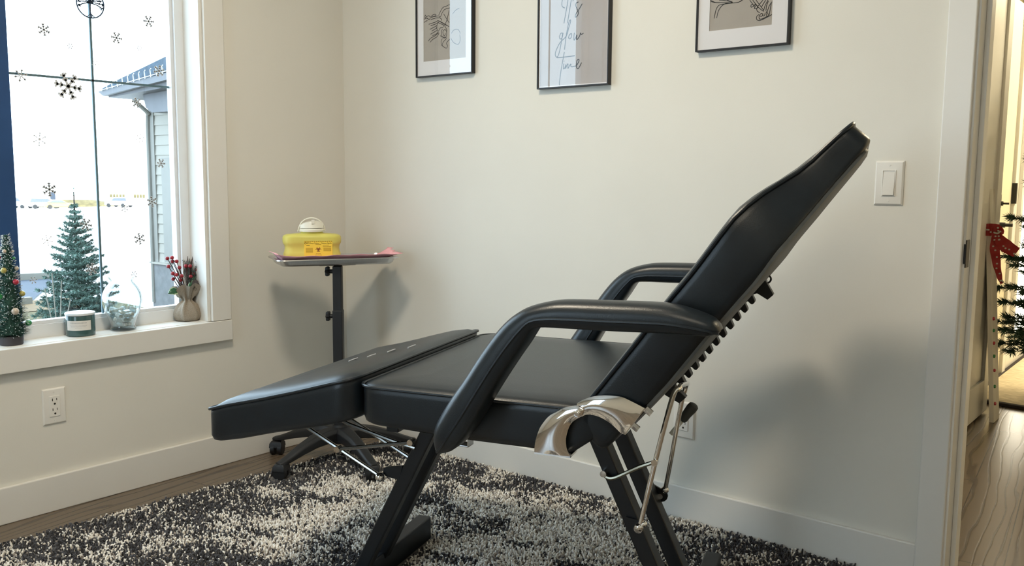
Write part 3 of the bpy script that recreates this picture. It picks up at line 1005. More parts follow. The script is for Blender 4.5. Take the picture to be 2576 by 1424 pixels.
MB().tube([(.6545, .125, .492), (.657, .125, .4955), (.6575, .125, .496), (.664, .125, .507), (.676, .125, .524), (.682, .125, .532), (.684, .125, .535)], [.0085, .0095, .0105, .0115, .0135, .0125, .008], 16).build('grip', M['greygrip'], h, label='grey rubber grip')

# leg rest linkage
for vv in (-.108, .052):
    MB().tube([(-.325, vv, .462), (-.055, vv, .332)], .0050, 8).build('link_rod', M['rod'], chair)
    MB().tube([(-.215, vv + .006, .480), (-.145, vv + .006, .454), (-.017, vv + .006, .424), (.040, vv + .006, .414)], .0050, 8).build('link_rod', M['rod'], chair)
MB().tube([(-.173, -.114, .390), (.034, -.114, .431)], .0050, 8).build('link_rod', M['rod'], chair)
for q in ((-.173, -.104, .390), (.034, -.102, .431)):
    MB().cyl(q, (q[0], q[1] - .018, q[2]), .008, 12).build('pivot', M['chrome'], chair)
MB().ball((-.055, -.110, .331), .012).build('pivot', M['chrome'], chair)
MB().prism([(.004, .364), (-.006, .326)] + [(-.038 + .013 * math.cos(a), .343 + .013 * math.sin(a)) for a in [R(270 - 30 * k) for k in range(7)]], UZ, -.1005, -.094).build('lug', M['blacksteel'], chair, smooth=30)


# ------------------------------------------------------------------ instrument stand with tray
SX, SY = .316, -.310
st = thing('instrument_stand', 'black rolling instrument stand with steel tray behind the leg rest', 'stand', (SX, SY, 0))
ux, uy = -.776, -.63                          # towards the knobs
ang0 = math.atan2(.63, .776)
rz = lambda x, y: (x * math.cos(ang0) - y * math.sin(ang0), x * math.sin(ang0) + y * math.cos(ang0))


def sq(wd, z):
    return [rz(sx * wd, sy * wd) + (z,) for sx, sy in ((-1, -1), (1, -1), (1, 1), (-1, 1))]


MB().loft([sq(.0185, .13), sq(.0185, .585)]).build('sleeve', M['blackplastic'], st, smooth=0, bevel=.003)
MB().loft([sq(.0165, .58), sq(.0165, .750)]).build('pole', M['blackplastic'], st, smooth=0, bevel=.003)
MB().lathe([(.05, .085), (.052, .10), (.045, .125), (.03, .14), (.028, .15)], n=24).build('hub', M['blackplastic'], st)
for i, a in enumerate((-88, -16, 56, 128, 200)):
    d = Vector((math.cos(R(a)), math.sin(R(a)), 0))
    n_ = Vector((-d.y, d.x, 0))
    rings = []
    for r_, zc, hh, ww in ((.02, .118, .026, .036), (.07, .118, .025, .032), (.13, .110, .022, .027), (.19, .094, .018, .023), (.24, .076, .013, .020), (.275, .066, .009, .018), (.292, .064, .006, .014)):
        c = d * r_ + Vector((0, 0, zc))
        rings.append([c + n_ * (sx * ww) + Vector((0, 0, sz * hh)) for sx, sz in ((-1, -.9), (1, -.9), (1, .35), (.6, .9), (-.6, .9), (-1, .35))])
    MB().loft(rings).build('base_leg', M['blackplastic'], st, smooth=45, bevel=.003)
    fz = .0 if i == 4 else .009
    c = d * .278
    ca = MB()
    aa = R(a + (25, 60, -30, 80, 15)[i])
    e = Vector((math.cos(aa), math.sin(aa), 0))
    for s_ in (-1, 1):
        q = c + e * (s_ * .014) + Vector((0, 0, fz + .026))
        ca.cyl(q - e * .009, q + e * .009, .026, 18)
    k = Vector((-e.y, e.x, 0))
    rr = []
    for z_, sc_ in ((fz + .030, 1), (fz + .046, .95), (fz + .056, .7)):
        rr.append([c + e * (sx * .026 * sc_) + k * (sy * .024 * sc_) + Vector((0, 0, z_)) for sx, sy in ((-1, -1), (1, -1), (1, 1), (-1, 1))])
    ca.loft(rr)
    ca.build('caster', M['blackplastic'], st, smooth=30, bevel=.002)
for z in (.729, .561):
    kb = MB()
    star = []
    for k in range(24):
        a = 2 * math.pi * k / 24
        star.append((.0165 + .0035 * math.cos(6 * a), a))
    # knob axis along (ux, uy)
    nx, ny = -uy, ux
    rings = []
    for t_, sc_ in ((.030, .8), (.033, 1), (.042, 1), (.045, .8)):
        rings.append([(ux * t_ + nx * r_ * sc_ * math.cos(a), uy * t_ + ny * r_ * sc_ * math.cos(a), z + r_ * sc_ * math.sin(a)) for r_, a in star])
    kb.loft(rings)
    kb.cyl((ux * .016, uy * .016, z), (ux * .032, uy * .032, z), .008, 12)
    kb.build('clamp_knob', M['blackplastic'], st, smooth=40)
TX, TY = .270 - SX, -.290 - SY
Lx_, Ly_ = .447, .894
Sx_, Sy_ = -.894, .447


def tr(l, s, z):
    return (TX + Lx_ * l + Sx_ * s, TY + Ly_ * l + Sy_ * s, z)


def rrect(hl, hs, r, n=5):
    out = []
    for cx, cy, a0 in ((hl - r, hs - r, 0), (-hl + r, hs - r, 90), (-hl + r, -hs + r, 180), (hl - r, -hs + r, 270)):
        for k in range(n + 1):
            a = R(a0 + 90 * k / n)
            out.append((cx + r * math.cos(a), cy + r * math.sin(a)))
    return out


MB().prism([(-.06, -.035), (.075, -.035), (.075, .035), (-.06, .035)], lambda a, b, t: tr(a, b, t), .749, .7535).build('mount_plate', M['blacksteel'], st, smooth=0)
rings = []
for hl, hs, z in ((.195, .085, .7555), (.203, .093, .756), (.209, .099, .762), (.214, .104, .7790), (.2265, .1105, .7800), (.2275, .1115, .7775), (.2275, .1115, .7775), (.2265, .1105, .7815), (.2135, .1035, .7812), (.2075, .0975, .7640), (.200, .09, .7580)):
    rings.append([tr(a, b, z) for a, b in rrect(hl, hs, .03)])
MB().loft(rings, True, True).build('tray', M['steel'], st, smooth=40, label='shallow stainless steel tray')

# pink paper bib lying in the tray
N_, K_ = 36, 16
vs, fs = [], []
for i in range(N_ + 1):
    for k in range(K_ + 1):
        l = -.232 + .462 * i / N_
        s_ = -.116 + .154 * k / K_
        dl = max(0, l - .165) / .05 if l > 0 else max(0, -l - .197) / .016
        ds = max(0, -.077 - s_) / .033
        z = .7665 + 0.026 * min(1.15, max(dl, ds)) ** .8
        z += .0012 * math.sin(l * 70 + s_ * 30) + .0008 * math.sin(s_ * 160 + l * 21)
        if i >= N_ - 6:
            z += .010 * math.exp(-((l - .175) / .014) ** 2) * math.exp(-((s_ - .01) / .03) ** 2)
        z += .016 * max(0, (l - .15) / .08) ** 2 * max(0, (s_ + .03) / .07) * 1.0
        z += .008 * max(0, (-l - .2) / .03)
        if i == N_:
            l += .010 * math.sin(k * 1.9)
        vs.append((SX + tr(l, s_, 0)[0], SY + tr(l, s_, 0)[1], z))
for i in range(N_):
    for k in range(K_):
        a = i * (K_ + 1) + k
        fs.append((a, a + K_ + 1, a + K_ + 2, a + 1))
pk = MB().add(vs, fs).build('paper_bib', M['pink'], smooth=60)
sm = pk.modifiers.new('solid', 'SOLIDIFY')
sm.thickness = .0008
tag(pk, 'crumpled pink paper bib lining the steel tray', 'paper')

# yellow sharps container
bx = thing('sharps_container', 'yellow plastic sharps container with white lid on the pink paper', 'sharps container', (.234, -.361, .7690), math.atan2(.78, .62))


# local: x = width (to the right in view), -y = towards the viewer
def stad(hw, hd, z):
    out = []
    r = hd
    for k in range(13):
        a = R(-90 + 180 * k / 12)
        out.append((hw - r * .75 + r * .75 * math.cos(a), r * math.sin(a), z))
    for k in range(13):
        a = R(90 + 180 * k / 12)
        out.append((-(hw - r * .75) + r * .75 * math.cos(a), r * math.sin(a), z))
    return out


prof = [(.098, .044, .0), (.1035, .048, .003), (.1045, .049, .028), (.1015, .0465, .033), (.0990, .045, .046), (.1005, .046, .058), (.1045, .049, .063), (.1065, .050, .070), (.1065, .050, .086), (.103, .048, .093), (.092, .043, .0975)]
rings = [stad(*p) for p in prof]
# shoulder to the round neck
n_ = len(rings[0])


def neck(r, z):
    out = []
    for k in range(13):
        a = R(-90 + 180 * k / 12)
        out.append((r * math.cos(a), r * math.sin(a), z))
    for k in range(13):
        a = R(90 + 180 * k / 12)
        out.append((r * math.cos(a), r * math.sin(a), z))
    return out


rings += [[(p[0] * .62, p[1] * .93, .1005) for p in stad(.085, .042, 0)], neck(.041, .102), neck(.0405, .110)]
body = MB().loft(rings).build('container_body', M['yellow'], bx, smooth=40)
lid = MB()
lid.lathe([(.044, .107), (.0455, .108), (.0455, .1155), (.043, .1175), (.040, .118), (.020, .121)], n=32)
rr = []
for k in range(9):
    x = -.042 + .084 * k / 8
    q = 1 - (x / .046) ** 2
    z0 = .120 + .002 * k / 8
    z1 = .124 + .017 * math.sqrt(max(0, q)) + .001 * k
    y_ = .036 * math.sqrt(max(.02, q))
    rr.append([(x, -y_, z0), (x, y_, z0), (x, y_ * .8, z1), (x, -y_ * .8, z1)])
lid.loft(rr)
lid.box(-.001, .010, -.034, -.022, .1365, .151)
lid.build('lid', M['whiteplastic'], bx, smooth=40)
hd = smooth_path([(-.050, 0, .108), (-.047, 0, .120), (-.038, 0, .139), (-.02, 0, .153), (.002, 0, .157), (.022, 0, .152), (.038, 0, .138), (.046, 0, .121), (.048, 0, .109)], 5)
MB().tube(hd, .0022, 8).build('handle', M['whiteplastic'], bx)
# label: x -.028..+.073, z .000 .. .074, on the front face
LY = -.0512
lab = MB().box(-.028, .073, LY, -.044, .0015, .0755)
lx0, lz1, LW, LH = -.0275, .0745, .1, .073


def lp(x, y):                                 # label picture coords 0..1 (x right, y down)
    return lx0 + x * LW, lz1 - y * LH


def flat_rect(mb, x0, y0, x1, y1):
    a0, b0 = lp(x0, y0)
    a1, b1 = lp(x1, y1)
    mb.add([(a0, LY - .0003, b1), (a1, LY - .0003, b1), (a1, LY - .0003, b0), (a0, LY - .0003, b0)], [(0, 1, 2, 3)])


def text_into(mb, s, x, y, size, width=None):
    cu = bpy.data.curves.new('tmp', 'FONT')
    cu.body = s
    cu.size = size
    ob = bpy.data.objects.new('tmp', cu)
    COL.objects.link(ob)
    bpy.context.view_layer.update()
    me = bpy.data.meshes.new_from_object(ob.evaluated_get(bpy.context.evaluated_depsgraph_get()))
    xs = [v.co.x for v in me.vertices]
    k = (width / (max(xs) - min(xs))) if width else 1
    a0, b0 = lp(x, y)
    mb.add([(a0 + (v.co.x - min(xs)) * k, LY - .0003, b0 + v.co.y) for v in me.vertices], [tuple(p.vertices) for p in me.polygons])
    bpy.data.objects.remove(ob)
    bpy.data.curves.remove(cu)
    bpy.data.meshes.remove(me)


ink = MB()
for k in range(15):
    flat_rect(ink, .01 + k * .067, -.005, .055 + k * .067, .018)
text_into(ink, 'Sharps Collector', .20, .135, .0072, .034)
text_into(ink, "Collecteur d'aiguilles", .60, .135, .0072, .038)
text_into(ink, 'BD', .085, .135, .0080, .010)
for k in range(17):
    a = 2 * math.pi * k / 16
cx_, cz_ = lp(.04, .105)
ringp = [(cx_ + .0030 * math.cos(2 * math.pi * k / 16), cz_ + .0030 * math.sin(2 * math.pi * k / 16)) for k in range(17)]
ribbon(ink, ringp, .0014, LY - .0003)
bar_r = random.Random(3)
xx = .06
while xx < .54:
    w_ = bar_r.choice((.006, .010, .016, .022))
    flat_rect(ink, xx, .79, xx + w_, .905)
    xx += w_ + bar_r.choice((.006, .009, .013))
for k, x in enumerate((.645, .785, .935)):
    flat_rect(ink, x, .855, x + .028, .885)
    flat_rect(ink, x, .93, x + .028, .95)
flat_rect(ink, .07, .20, .19, .225)
fk = MB()
for y0 in (.345, .385, .42, .455, .49, .525, .56):
    flat_rect(fk, .05, y0, .30, y0 + .018)
for y0 in (.345, .385, .42, .455, .49):
    flat_rect(fk, .68, y0, .96, y0 + .018)
for x0, x1, y0 in ((.66, .88, .19), (.66, .96, .27), (.40, .60, .165), (.14, .45, .945)):
    flat_rect(fk, x0, y0, x1, y0 + .022)
bh = MB()
bx_, bz_ = lp(.50, .42)
for k in range(3):
    a = R(90 + 120 * k)
    c = (bx_ + .0046 * math.cos(a), bz_ + .0046 * math.sin(a))
    arc = [(c[0] + .0055 * math.cos(a + R(q)), c[1] + .0055 * math.sin(a + R(q))) for q in range(-215 + 90, 216 - 90, 20)]
    arc = [(c[0] + .0055 * math.cos(a + R(q)), c[1] + .0055 * math.sin(a + R(q))) for q in list(range(40, 321, 20))]
    ribbon(bh, arc, .0017, LY - .0003)
ribbon(bh, [(bx_ + .0045 * math.cos(2 * math.pi * k / 20), bz_ + .0045 * math.sin(2 * math.pi * k / 20)) for k in range(21)], .0010, LY - .0003)
text_into(bh, 'BIOHAZARD', .41, .655, .0036, .018)
text_into(bh, 'DANGER BIOLOGIQUE', .37, .72, .0030, .026)
for q, mb in enumerate((ink, fk, bh)):
    lab.add(mb.v, mb.f, q + 1)
lab.build('label_sheet', [M['labelyellow'], M['labelink'], M['labelfaint'], M['labelred']], bx, smooth=0, recalc=False, label='yellow printed label with a dark red biohazard symbol')


# ------------------------------------------------------------------ window sill things
SZ = WZ0
# small bottle brush tree
mt = thing('bottlebrush_tree', 'small snow-tipped bottlebrush Christmas tree with baubles on the window sill', 'decorative tree', (-.046, -1.315, SZ))
MB().lathe([(.031, 0), (.033, .002), (.033, .026), (.031, .028), (.012, .029)], n=28).build('tree_base', M['treebase'], mt)
g, sn = MB(), MB()
g.lathe([(.016, .028), (.030, .034), (.026, .10), (.017, .20), (.006, .32), (.002, .343)], n=14)
r2 = random.Random(5)


def shard(mb, p, d, ln, w):
    d = d.normalized()
    a = d.orthogonal().normalized()
    b = d.cross(a)
    mb.add([p + a * w, p - a * w * .5 + b * w * .8, p - a * w * .5 - b * w * .8, p + d * ln], [(0, 1, 3), (1, 2, 3), (2, 0, 3)])


for k in range(2600):
    t_ = r2.random() ** 1.25
    z = .028 + .315 * t_
    rad = .052 * (1 - t_) ** .85 + .007
    a = r2.uniform(0, 2 * math.pi)
    d = Vector((math.cos(a), math.sin(a), r2.uniform(-.15, .55)))
    p = Vector((math.cos(a) * rad * .35, math.sin(a) * rad * .35, z))
    shard(g, p, d, rad * r2.uniform(.5, .72), .0012)
    if r2.random() < .42:
        q = p + d.normalized() * rad * r2.uniform(.42, .66)
        shard(sn, q, d + Vector((r2.uniform(-.6, .6), r2.uniform(-.6, .6), r2.uniform(-.3, .6))), r2.uniform(.005, .010), .0012)
g.build('foliage', M['bristle'], mt, smooth=0, recalc=False)
sn.build('snow_tips', M['snow'], mt, smooth=0, recalc=False)
TB = [(-1.333, .838, .0073, 'champagne'), (-1.309, .836, .0055, 'champagne'), (-1.313, .815, .0062, 'green'), (-1.336, .78, .0105, 'gold'), (-1.298, .783, .0078, 'champagne'), (-1.309, .743, .0108, 'red'), (-1.291, .704, .0104, 'gold'), (-1.35, .70, .0125, 'green'), (-1.312, .654, .0130, 'champagne'), (-1.282, .611, .0115, 'green'), (-1.359, .611, .0120, 'red'), (-1.351, .817, .0050, 'red')]
for y, z, r_, c in TB:
    # the measured points lie on the wall plane: bring each onto the cone's room-facing surface
    zz = z - SZ
    rad = .050 * (1 - (zz - .028) / .315) ** .85 + .005
    lat = (y + 1.330) * 1.15
    lat = max(-rad, min(rad, lat))
    dep = math.sqrt(max(0, rad * rad - lat * lat))
    # lateral direction (.5,.86), towards the camera (.86,-.5)
    MB().ball((.5 * lat + .86 * dep, .86 * lat - .5 * dep, zz + .004), r_ * .85, 14, 10).build('bauble', M[c], mt, label='%s bauble' % c)

# candle
ca = thing('candle_jar', 'smoky green candle jar with pale lid and white label on the sill', 'candle', (-.058, -1.093, SZ))
MB().lathe([(.042, 0), (.0445, .002), (.0450, .010), (.0450, .066), (.044, .068)], n=40).build('jar', M['candle'], ca)
MB().lathe([(.0445, .0685), (.0465, .0695), (.0468, .0745), (.0455, .0765), (.043, .0770)], n=40).build('lid', M['candlelid'], ca)
a0 = R(-30)


def curved(mb, r, a_0, a_1, z0, z1, n=14):
    vs = []
    for k in range(n + 1):
        a = a_0 + (a_1 - a_0) * k / n
        vs += [(r * math.cos(a), r * math.sin(a), z0), (r * math.cos(a), r * math.sin(a), z1)]
    mb.add(vs, [(2 * k, 2 * k + 2, 2 * k + 3, 2 * k + 1) for k in range(n)])


lb = MB()
curved(lb, .0454, a0 - R(55), a0 + R(48), .021, .053)
li = MB()
for z0, z1, w0, w1 in ((.0440, .0478, -30, 30), (.0365, .0380, -34, 34), (.0330, .0343, -28, 28), (.0285, .0296, -12, 14)):
    a = w0
    while a < w1:
        curved(li, .0457, a0 + R(a - 4), a0 + R(a - 1.2), z0, z1, 2)
        a += 4.6
lb.add(li.v, li.f, 1)
lb.build('label_sheet', [M['paper'], M['greyink']], ca, recalc=False)

# glass vase
va = thing('glass_vase', 'clear glass urn vase half full of small vials on the sill', 'vase', (-.052, -.950, SZ))
outer = [(.040, .0), (.0425, .003), (.0425, .007), (.038, .013), (.0385, .020), (.046, .040), (.057, .068), (.0635, .095), (.064, .110), (.061, .128), (.052, .147), (.041, .160), (.0365, .167), (.0365, .172), (.040, .178), (.0430, .182), (.0433, .1845)]
inner = [(r_ - .0032, z) for r_, z in outer[3:]][::-1]
inner = [(.0415, .1845)] + inner[1:] + [(.028, .0095)]
MB().lathe(outer + inner, n=48, cap0=True, cap1=True).build('vase_body', M['clear'], va, smooth=60)
rv = random.Random(21)
vi_pos = []
protov = None
for k in range(22):
    lvl = k // 6
    z = .020 + lvl * .0165
    rad = (.012, .020, .028, .034)[min(lvl, 3)]
    a = rv.uniform(0, .4) + 2 * math.pi * (k % 6) / 6 + lvl * .5
    p = Vector((-.052 + rad * math.cos(a), -.950 + rad * math.sin(a), SZ + z))
    if protov is None:
        protov = thing('glass_vial', 'x', 'vial')
        MB().lathe([(.0068, -.013), (.0075, -.012), (.0075, .006), (.0045, .009), (.0045, .0105)], n=14).build('vial_body', M['vial'], protov)
        MB().lathe([(.0056, .0100), (.0058, .0105), (.0058, .0150), (.005, .0155)], n=14).build('vial_cap', M['plate'], protov)
        o = protov
    else:
        o = protov.copy()
        COL.objects.link(o)
        for ch in list(protov.children):
            c2 = ch.copy()
            COL.objects.link(c2)
            c2.parent = o
    o.location = p
    o.rotation_euler = (rv.uniform(.9, 2.0), rv.uniform(-.5, .5), rv.uniform(0, 6.28))
    tag(o, 'small clear vial with white cap lying inside the glass vase', 'vial', 'vials in the glass vase')

# burlap bouquet
bq = thing('winter_bouquet', 'burlap wrapped bouquet of red berries and pinecone at the sill corner', 'bouquet', (-.078, -.690, SZ))
rings = []
for r_, z, fold in ((.034, .0, .04), (.043, .004, .05), (.049, .016, .05), (.049, .026, .06), (.044, .042, .08), (.034, .058, .14), (.022, .068, .22), (.0155, .074, .25), (.016, .080, .25), (.023, .090, .2), (.033, .103, .16), (.042, .118, .13), (.046, .126, .12), (.042, .122, .12), (.030, .108, .1), (.012, .095, .1)):
    rings.append([(r_ * (1 + fold * math.sin(7 * a + z * 30) + fold * .5 * math.sin(13 * a)) * math.cos(a), r_ * (1 + fold * math.sin(7 * a + z * 30) + fold * .5 * math.sin(13 * a)) * math.sin(a),
                   z + (.012 * math.sin(2 * a + 2.0) + .007 * math.sin(5 * a) if z > .1 else 0)) for a in [2 * math.pi * k / 56 for k in range(56)]])
MB().loft(rings).build('burlap_wrap', M['burlap'], bq, smooth=60)
BR = [(-.758, .781), (-.749, .784), (-.743, .77), (-.734, .77), (-.757, .752), (-.725, .747), (-.747, .727), (-.739, .722), (-.72, .716), (-.738, .705), (-.719, .7), (-.691, .749), (-.681, .749), (-.671, .747), (-.657, .735), (-.665, .72), (-.682, .711)]
tw = MB()
for i, (y, z) in enumerate(BR):
    y_, z_ = y + .690, z - SZ
    x_ = (-.008, .008, .0, .012, -.004, .014, .006, .016, .018)[i % 9]
    MB().ball((x_, y_, z_), .0072, 12, 8).build('berry', M['berry'], bq)
    mid = (x_ * .6 + .004, y_ * .62, z_ * .72 + .01)
    tw.tube(smooth_path([(0, y_ * .1, .10), mid, (x_, y_, z_)], 5), .0014, 5)
for k in range(26):
    a = r2.uniform(0, 6.28)
    tip = Vector((r2.uniform(-.015, .03), r2.uniform(.0, .105), r2.uniform(.18, .245)))
    tip.z = min(tip.z, .255 - .15 * abs(tip.y - .04))
    tw.tube(smooth_path([(r2.uniform(-.006, .006), .012, .10), tip * .6 + Vector((0, 0, .03)), tip], 4), [.0019] * 4 + [.0015] * 4 + [.0009], 4)
tw.build('twig', M['twig'], bq)
sg = MB()
for k in range(70):
    base = Vector((r2.uniform(-.008, .010), r2.uniform(0, .02), .10))
    tip = Vector((r2.uniform(-.02, .03), r2.uniform(-.005, .100), r2.uniform(.15, .235)))
    for q in range(16):
        t_ = .25 + .75 * q / 16
        p = base.lerp(tip, t_)
        d = (tip - base).normalized() + Vector((r2.uniform(-.7, .7), r2.uniform(-.7, .7), r2.uniform(-.3, .5)))
        shard(sg, p, d, r2.uniform(.007, .014), .0017)
sg.build('sprig', M['sprig'], bq, smooth=0, recalc=False)
pc = MB()
pc.ball((.022, .022, .128), .014, 12, 8, (1, 1, 1.25))
for lv in range(7):
    for k in range(9):
        a = 2 * math.pi * k / 9 + lv * .35
        th = R(-60 + lv * 22)
        d = Vector((math.cos(a) * math.cos(th), math.sin(a) * math.cos(th), math.sin(th)))
        p = Vector((.022, .022, .128)) + Vector((d.x * .013, d.y * .013, d.z * .016))
        shard(pc, p, d + Vector((0, 0, .4)), .008, .0042)
pc.build('pinecone', M['pinecone'], bq, smooth=0, recalc=False)


def leafmesh(p0, tip, width, nrm):
    p0, tip, nrm = Vector(p0), Vector(tip), Vector(nrm).normalized()
    d = tip - p0
    sd = d.cross(nrm).normalized()
    vs, fs, mi = [], [], []
    n = 10
    for k in range(n + 1):
        t_ = k / n
        w_ = width * math.sin(math.pi * min(1, t_ ** .8)) * (1 + .12 * math.sin(k * 2.4))
        for s_ in (-1, -.72, 0, .72, 1):
            vs.append(p0 + d * t_ + sd * (w_ * s_) + nrm * (.006 * math.sin(math.pi * t_) - .004 * abs(s_)))
    for k in range(n):
        for j_ in range(4):
            a = k * 5 + j_
            fs.append((a, a + 5, a + 6, a + 1))
            mi.append(1 if j_ in (0, 3) else 0)
    mb = MB()
    mb.v = [tuple(v) for v in vs]
    mb.f = fs
    mb.m = mi
    return mb


leafmesh((.004, -.035, .118), (.012, -.082, .108), .016, (.8, -.4, .4)).build('leaf', [M['leaf'], M['leafedge']], bq, smooth=60, recalc=False)
leafmesh((.016, -.006, .112), (.014, .030, .168), .008, (.8, -.5, .2)).build('leaf', [M['leaf'], M['leafedge']], bq, smooth=60, recalc=False)

# suncatcher hanging at the glass
sc_ = thing('suncatcher', 'round wire tree of life suncatcher hanging against the window glass', 'suncatcher', (-.096, -.993, 1.638))
RR = .0455
MB().tube([(0, RR * math.cos(2 * math.pi * k / 40), RR * math.sin(2 * math.pi * k / 40)) for k in range(40)], .0021, 6, closed=True).build('ring', M['pewter'], sc_)
tm = MB()
tm.tube(smooth_path([(0, .001, -.044), (0, -.002, -.02), (0, .0, .002), (0, .001, .014)], 4), [.0034, .003, .0026, .0024, .0024, .0024, .0024, .0024, .0024, .0024, .0024, .0024, .002], 6)
for yy in (-.012, .009, .014):
    tm.tube([(0, 0, -.032), (0, yy * .6, -.038), (0, yy, -.0425)], .0011, 5)
for k in range(13):
    a = R(-15 + 210 * k / 12)
    e = Vector((0, math.cos(a) * RR * .95, math.sin(a) * RR * .95))
    m_ = Vector((0, math.cos(a) * .018 + r2.uniform(-.004, .004), .004 + math.sin(a) * .02))
    tm.tube(smooth_path([(0, 0, .002), m_, e], 4), .0018, 5)
    for q in range(8):
        t_ = r2.uniform(.35, 1)
        p = m_.lerp(e, t_)
        tm.ball((0, p.y + r2.uniform(-.004, .004), p.z + r2.uniform(-.004, .004)), .0027, 6, 4, (.4, 1, .8))
tm.build('wire_tree', M['pewter'], sc_)
MB().tube([(0, 0, RR), (-.004, 0, .40), (-.012, 0, .52)], .0005, 4).build('cord', M['pewter'], sc_)

# snowflake decals on the glass
SN = [(-1.137, 1.538, .020, 0), (-1.055, 1.496, .0102, 1), (-.897, 1.542, .0199, 0), (-.778, 1.613, .0204, 0), (-.816, 1.517, .0095, 1), (-.974, 1.445, .0118, 2), (-1.215, 1.387, .021, 1), (-1.068, 1.366, .045, 0), (-.746, 1.446, .0208, 0), (-.834, 1.329, .0178, 0), (-1.168, 1.19, .0203, 2), (-.827, 1.206, .0138, 2), (-1.145, 1.029, .0232, 0), (-.843, .854, .0211, 0), (-1.16, .864, .0169, 2), (-1.019, .759, .0217, 0), (-.868, .729, .0127, 1), (-1.21, .737, .0129, 1), (-.893, .962, .0138, 1), (-.791, .984, .0198, 0), (-1.031, .911, .0214, 0), (-.751, 1.121, .017, 0)]
SL = ['branched snowflake decal high in the pane beside the navy mullion', 'tiny snowflake decal between the suncatcher and the biggest snowflake', 'branched snowflake decal just past the upright grille, below the suncatcher',
      'branched snowflake decal highest on the pane, near the white sash', 'tiny snowflake decal under the highest branched one, above the neighbour roof', 'dotted snowflake decal touching the upright grille above the crossbar',
      'thin star snowflake decal lying over the crossbar by the navy mullion', 'biggest silver snowflake decal, overlapping the crossbar', 'pale snowflake decal in front of the neighbour roof', 'snowflake decal in front of the neighbour downspout elbow',
      'dotted star decal low beside the navy mullion, over open sky', 'dotted star decal over open sky beside the neighbour corner trim', 'branched decal over the far shed and parked cars', 'branched decal low on the pane between spruce and neighbour wall',
      'dotted decal over the pale ground between mullion and spruce', 'white branched decal in front of the lower spruce branches', 'small star decal just above the vase rim', 'small star decal over the blue asphalt beside the bottlebrush tree',
      'small star decal under the white parked car', 'pale decal straddling the neighbour corner trim', 'pale branched decal beside the spruce top', 'faint decal on the neighbour lap siding']
for (y, z, r_, k), lbl in zip(SN, SL):
    mb = MB()
    r3 = random.Random(int(r_ * 1e5) + int(z * 1000))
    rot = r3.uniform(0, 1)

    def seg(mb, p, q, w_):
        d = Vector((q[0] - p[0], q[1] - p[1]))
        n = Vector((-d.y, d.x)).normalized() * (w_ / 2)
        mb.prism([(p[0] + n.x, p[1] + n.y), (p[0] - n.x, p[1] - n.y), (q[0] - n.x, q[1] - n.y), (q[0] + n.x, q[1] + n.y)], lambda a, b, t: (t, a, b), 0, .0006)
    for i in range(6):
        a = rot + i * math.pi / 3
        P = lambda rad, da=0: (rad * math.cos(a + da), rad * math.sin(a + da))
        if k == 0:
            wd = r_ * .17
            seg(mb, (0, 0), P(r_), wd)
            for t_, ln in ((.42, .26), (.74, .30)):
                p = P(r_ * t_)
                for s_ in (-1, 1):
                    seg(mb, p, (p[0] + r_ * ln * math.cos(a + s_ * .9), p[1] + r_ * ln * math.sin(a + s_ * .9)), wd * .9)
        elif k == 1:
            seg(mb, P(r_ * .08), P(r_), r_ * .16)
            p = P(r_ * .68)
            for s_ in (-1, 1):
                seg(mb, p, (p[0] + r_ * .22 * math.cos(a + s_ * .8), p[1] + r_ * .22 * math.sin(a + s_ * .8)), r_ * .14)
        else:
            seg(mb, P(r_ * .40), P(r_ * .75), r_ * .13)
            c = P(r_ * .95)
            mb.prism([(c[0] + r_ * .13 * math.cos(q * .785), c[1] + r_ * .13 * math.sin(q * .785)) for q in range(8)], lambda a_, b_, t: (t, a_, b_), 0, .0006)
    if k == 2:
        mb.prism([(r_ * .2 * math.cos(q * .6283), r_ * .2 * math.sin(q * .6283)) for q in range(10)], lambda a_, b_, t: (t, a_, b_), 0, .0006)
    o = mb.build('snowflake_decal', M['decal'], smooth=0)
    o.location = (GX + .0022, y - .0, z)
    tag(o, lbl, 'window decal', 'snowflake decals on the window')


# ------------------------------------------------------------------ hallway beyond the doorway
HX = 1.90
structure(MB().box(HX - .1, HX, .14, 7.2, 0, CEIL).build('wall_hall_left', M['hallpaint'], smooth=0))
structure(MB().box(HX, 5.2, 7.1, 7.2, 0, CEIL).build('wall_hall_far', M['hallpaint'], smooth=0))
structure(MB().box(5.1, 5.2, .14, 7.2, 0, CEIL).build('wall_hall_right', M['hallpaint'], smooth=0))
structure(MB().box(HX, HX + .014, 3.26, 7.1, 0, .12).build('baseboard_hall', M['trim'], smooth=0, bevel=.003))

# white shaker door standing open in the hall
d1 = struct_empty('door_1')
m = MB()
y0, y1, x0, x1 = 1.690, 2.150, 2.000, 2.042
m.box(x0, x1, y0, y0 + .09, .012, 2.03)
m.box(x0, x1, y1 - .09, y1, .012, 2.03)
m.box(x0, x1, y0 + .09, y1 - .09, .012, .17)
m.box(x0, x1, y0 + .09, y1 - .09, 1.93, 2.03)
m.box(x0 + .012, x1 - .012, y0 + .09, y1 - .09, .17, 1.93)
m.build('panel', M['trim'], d1, smooth=0, bevel=.002)

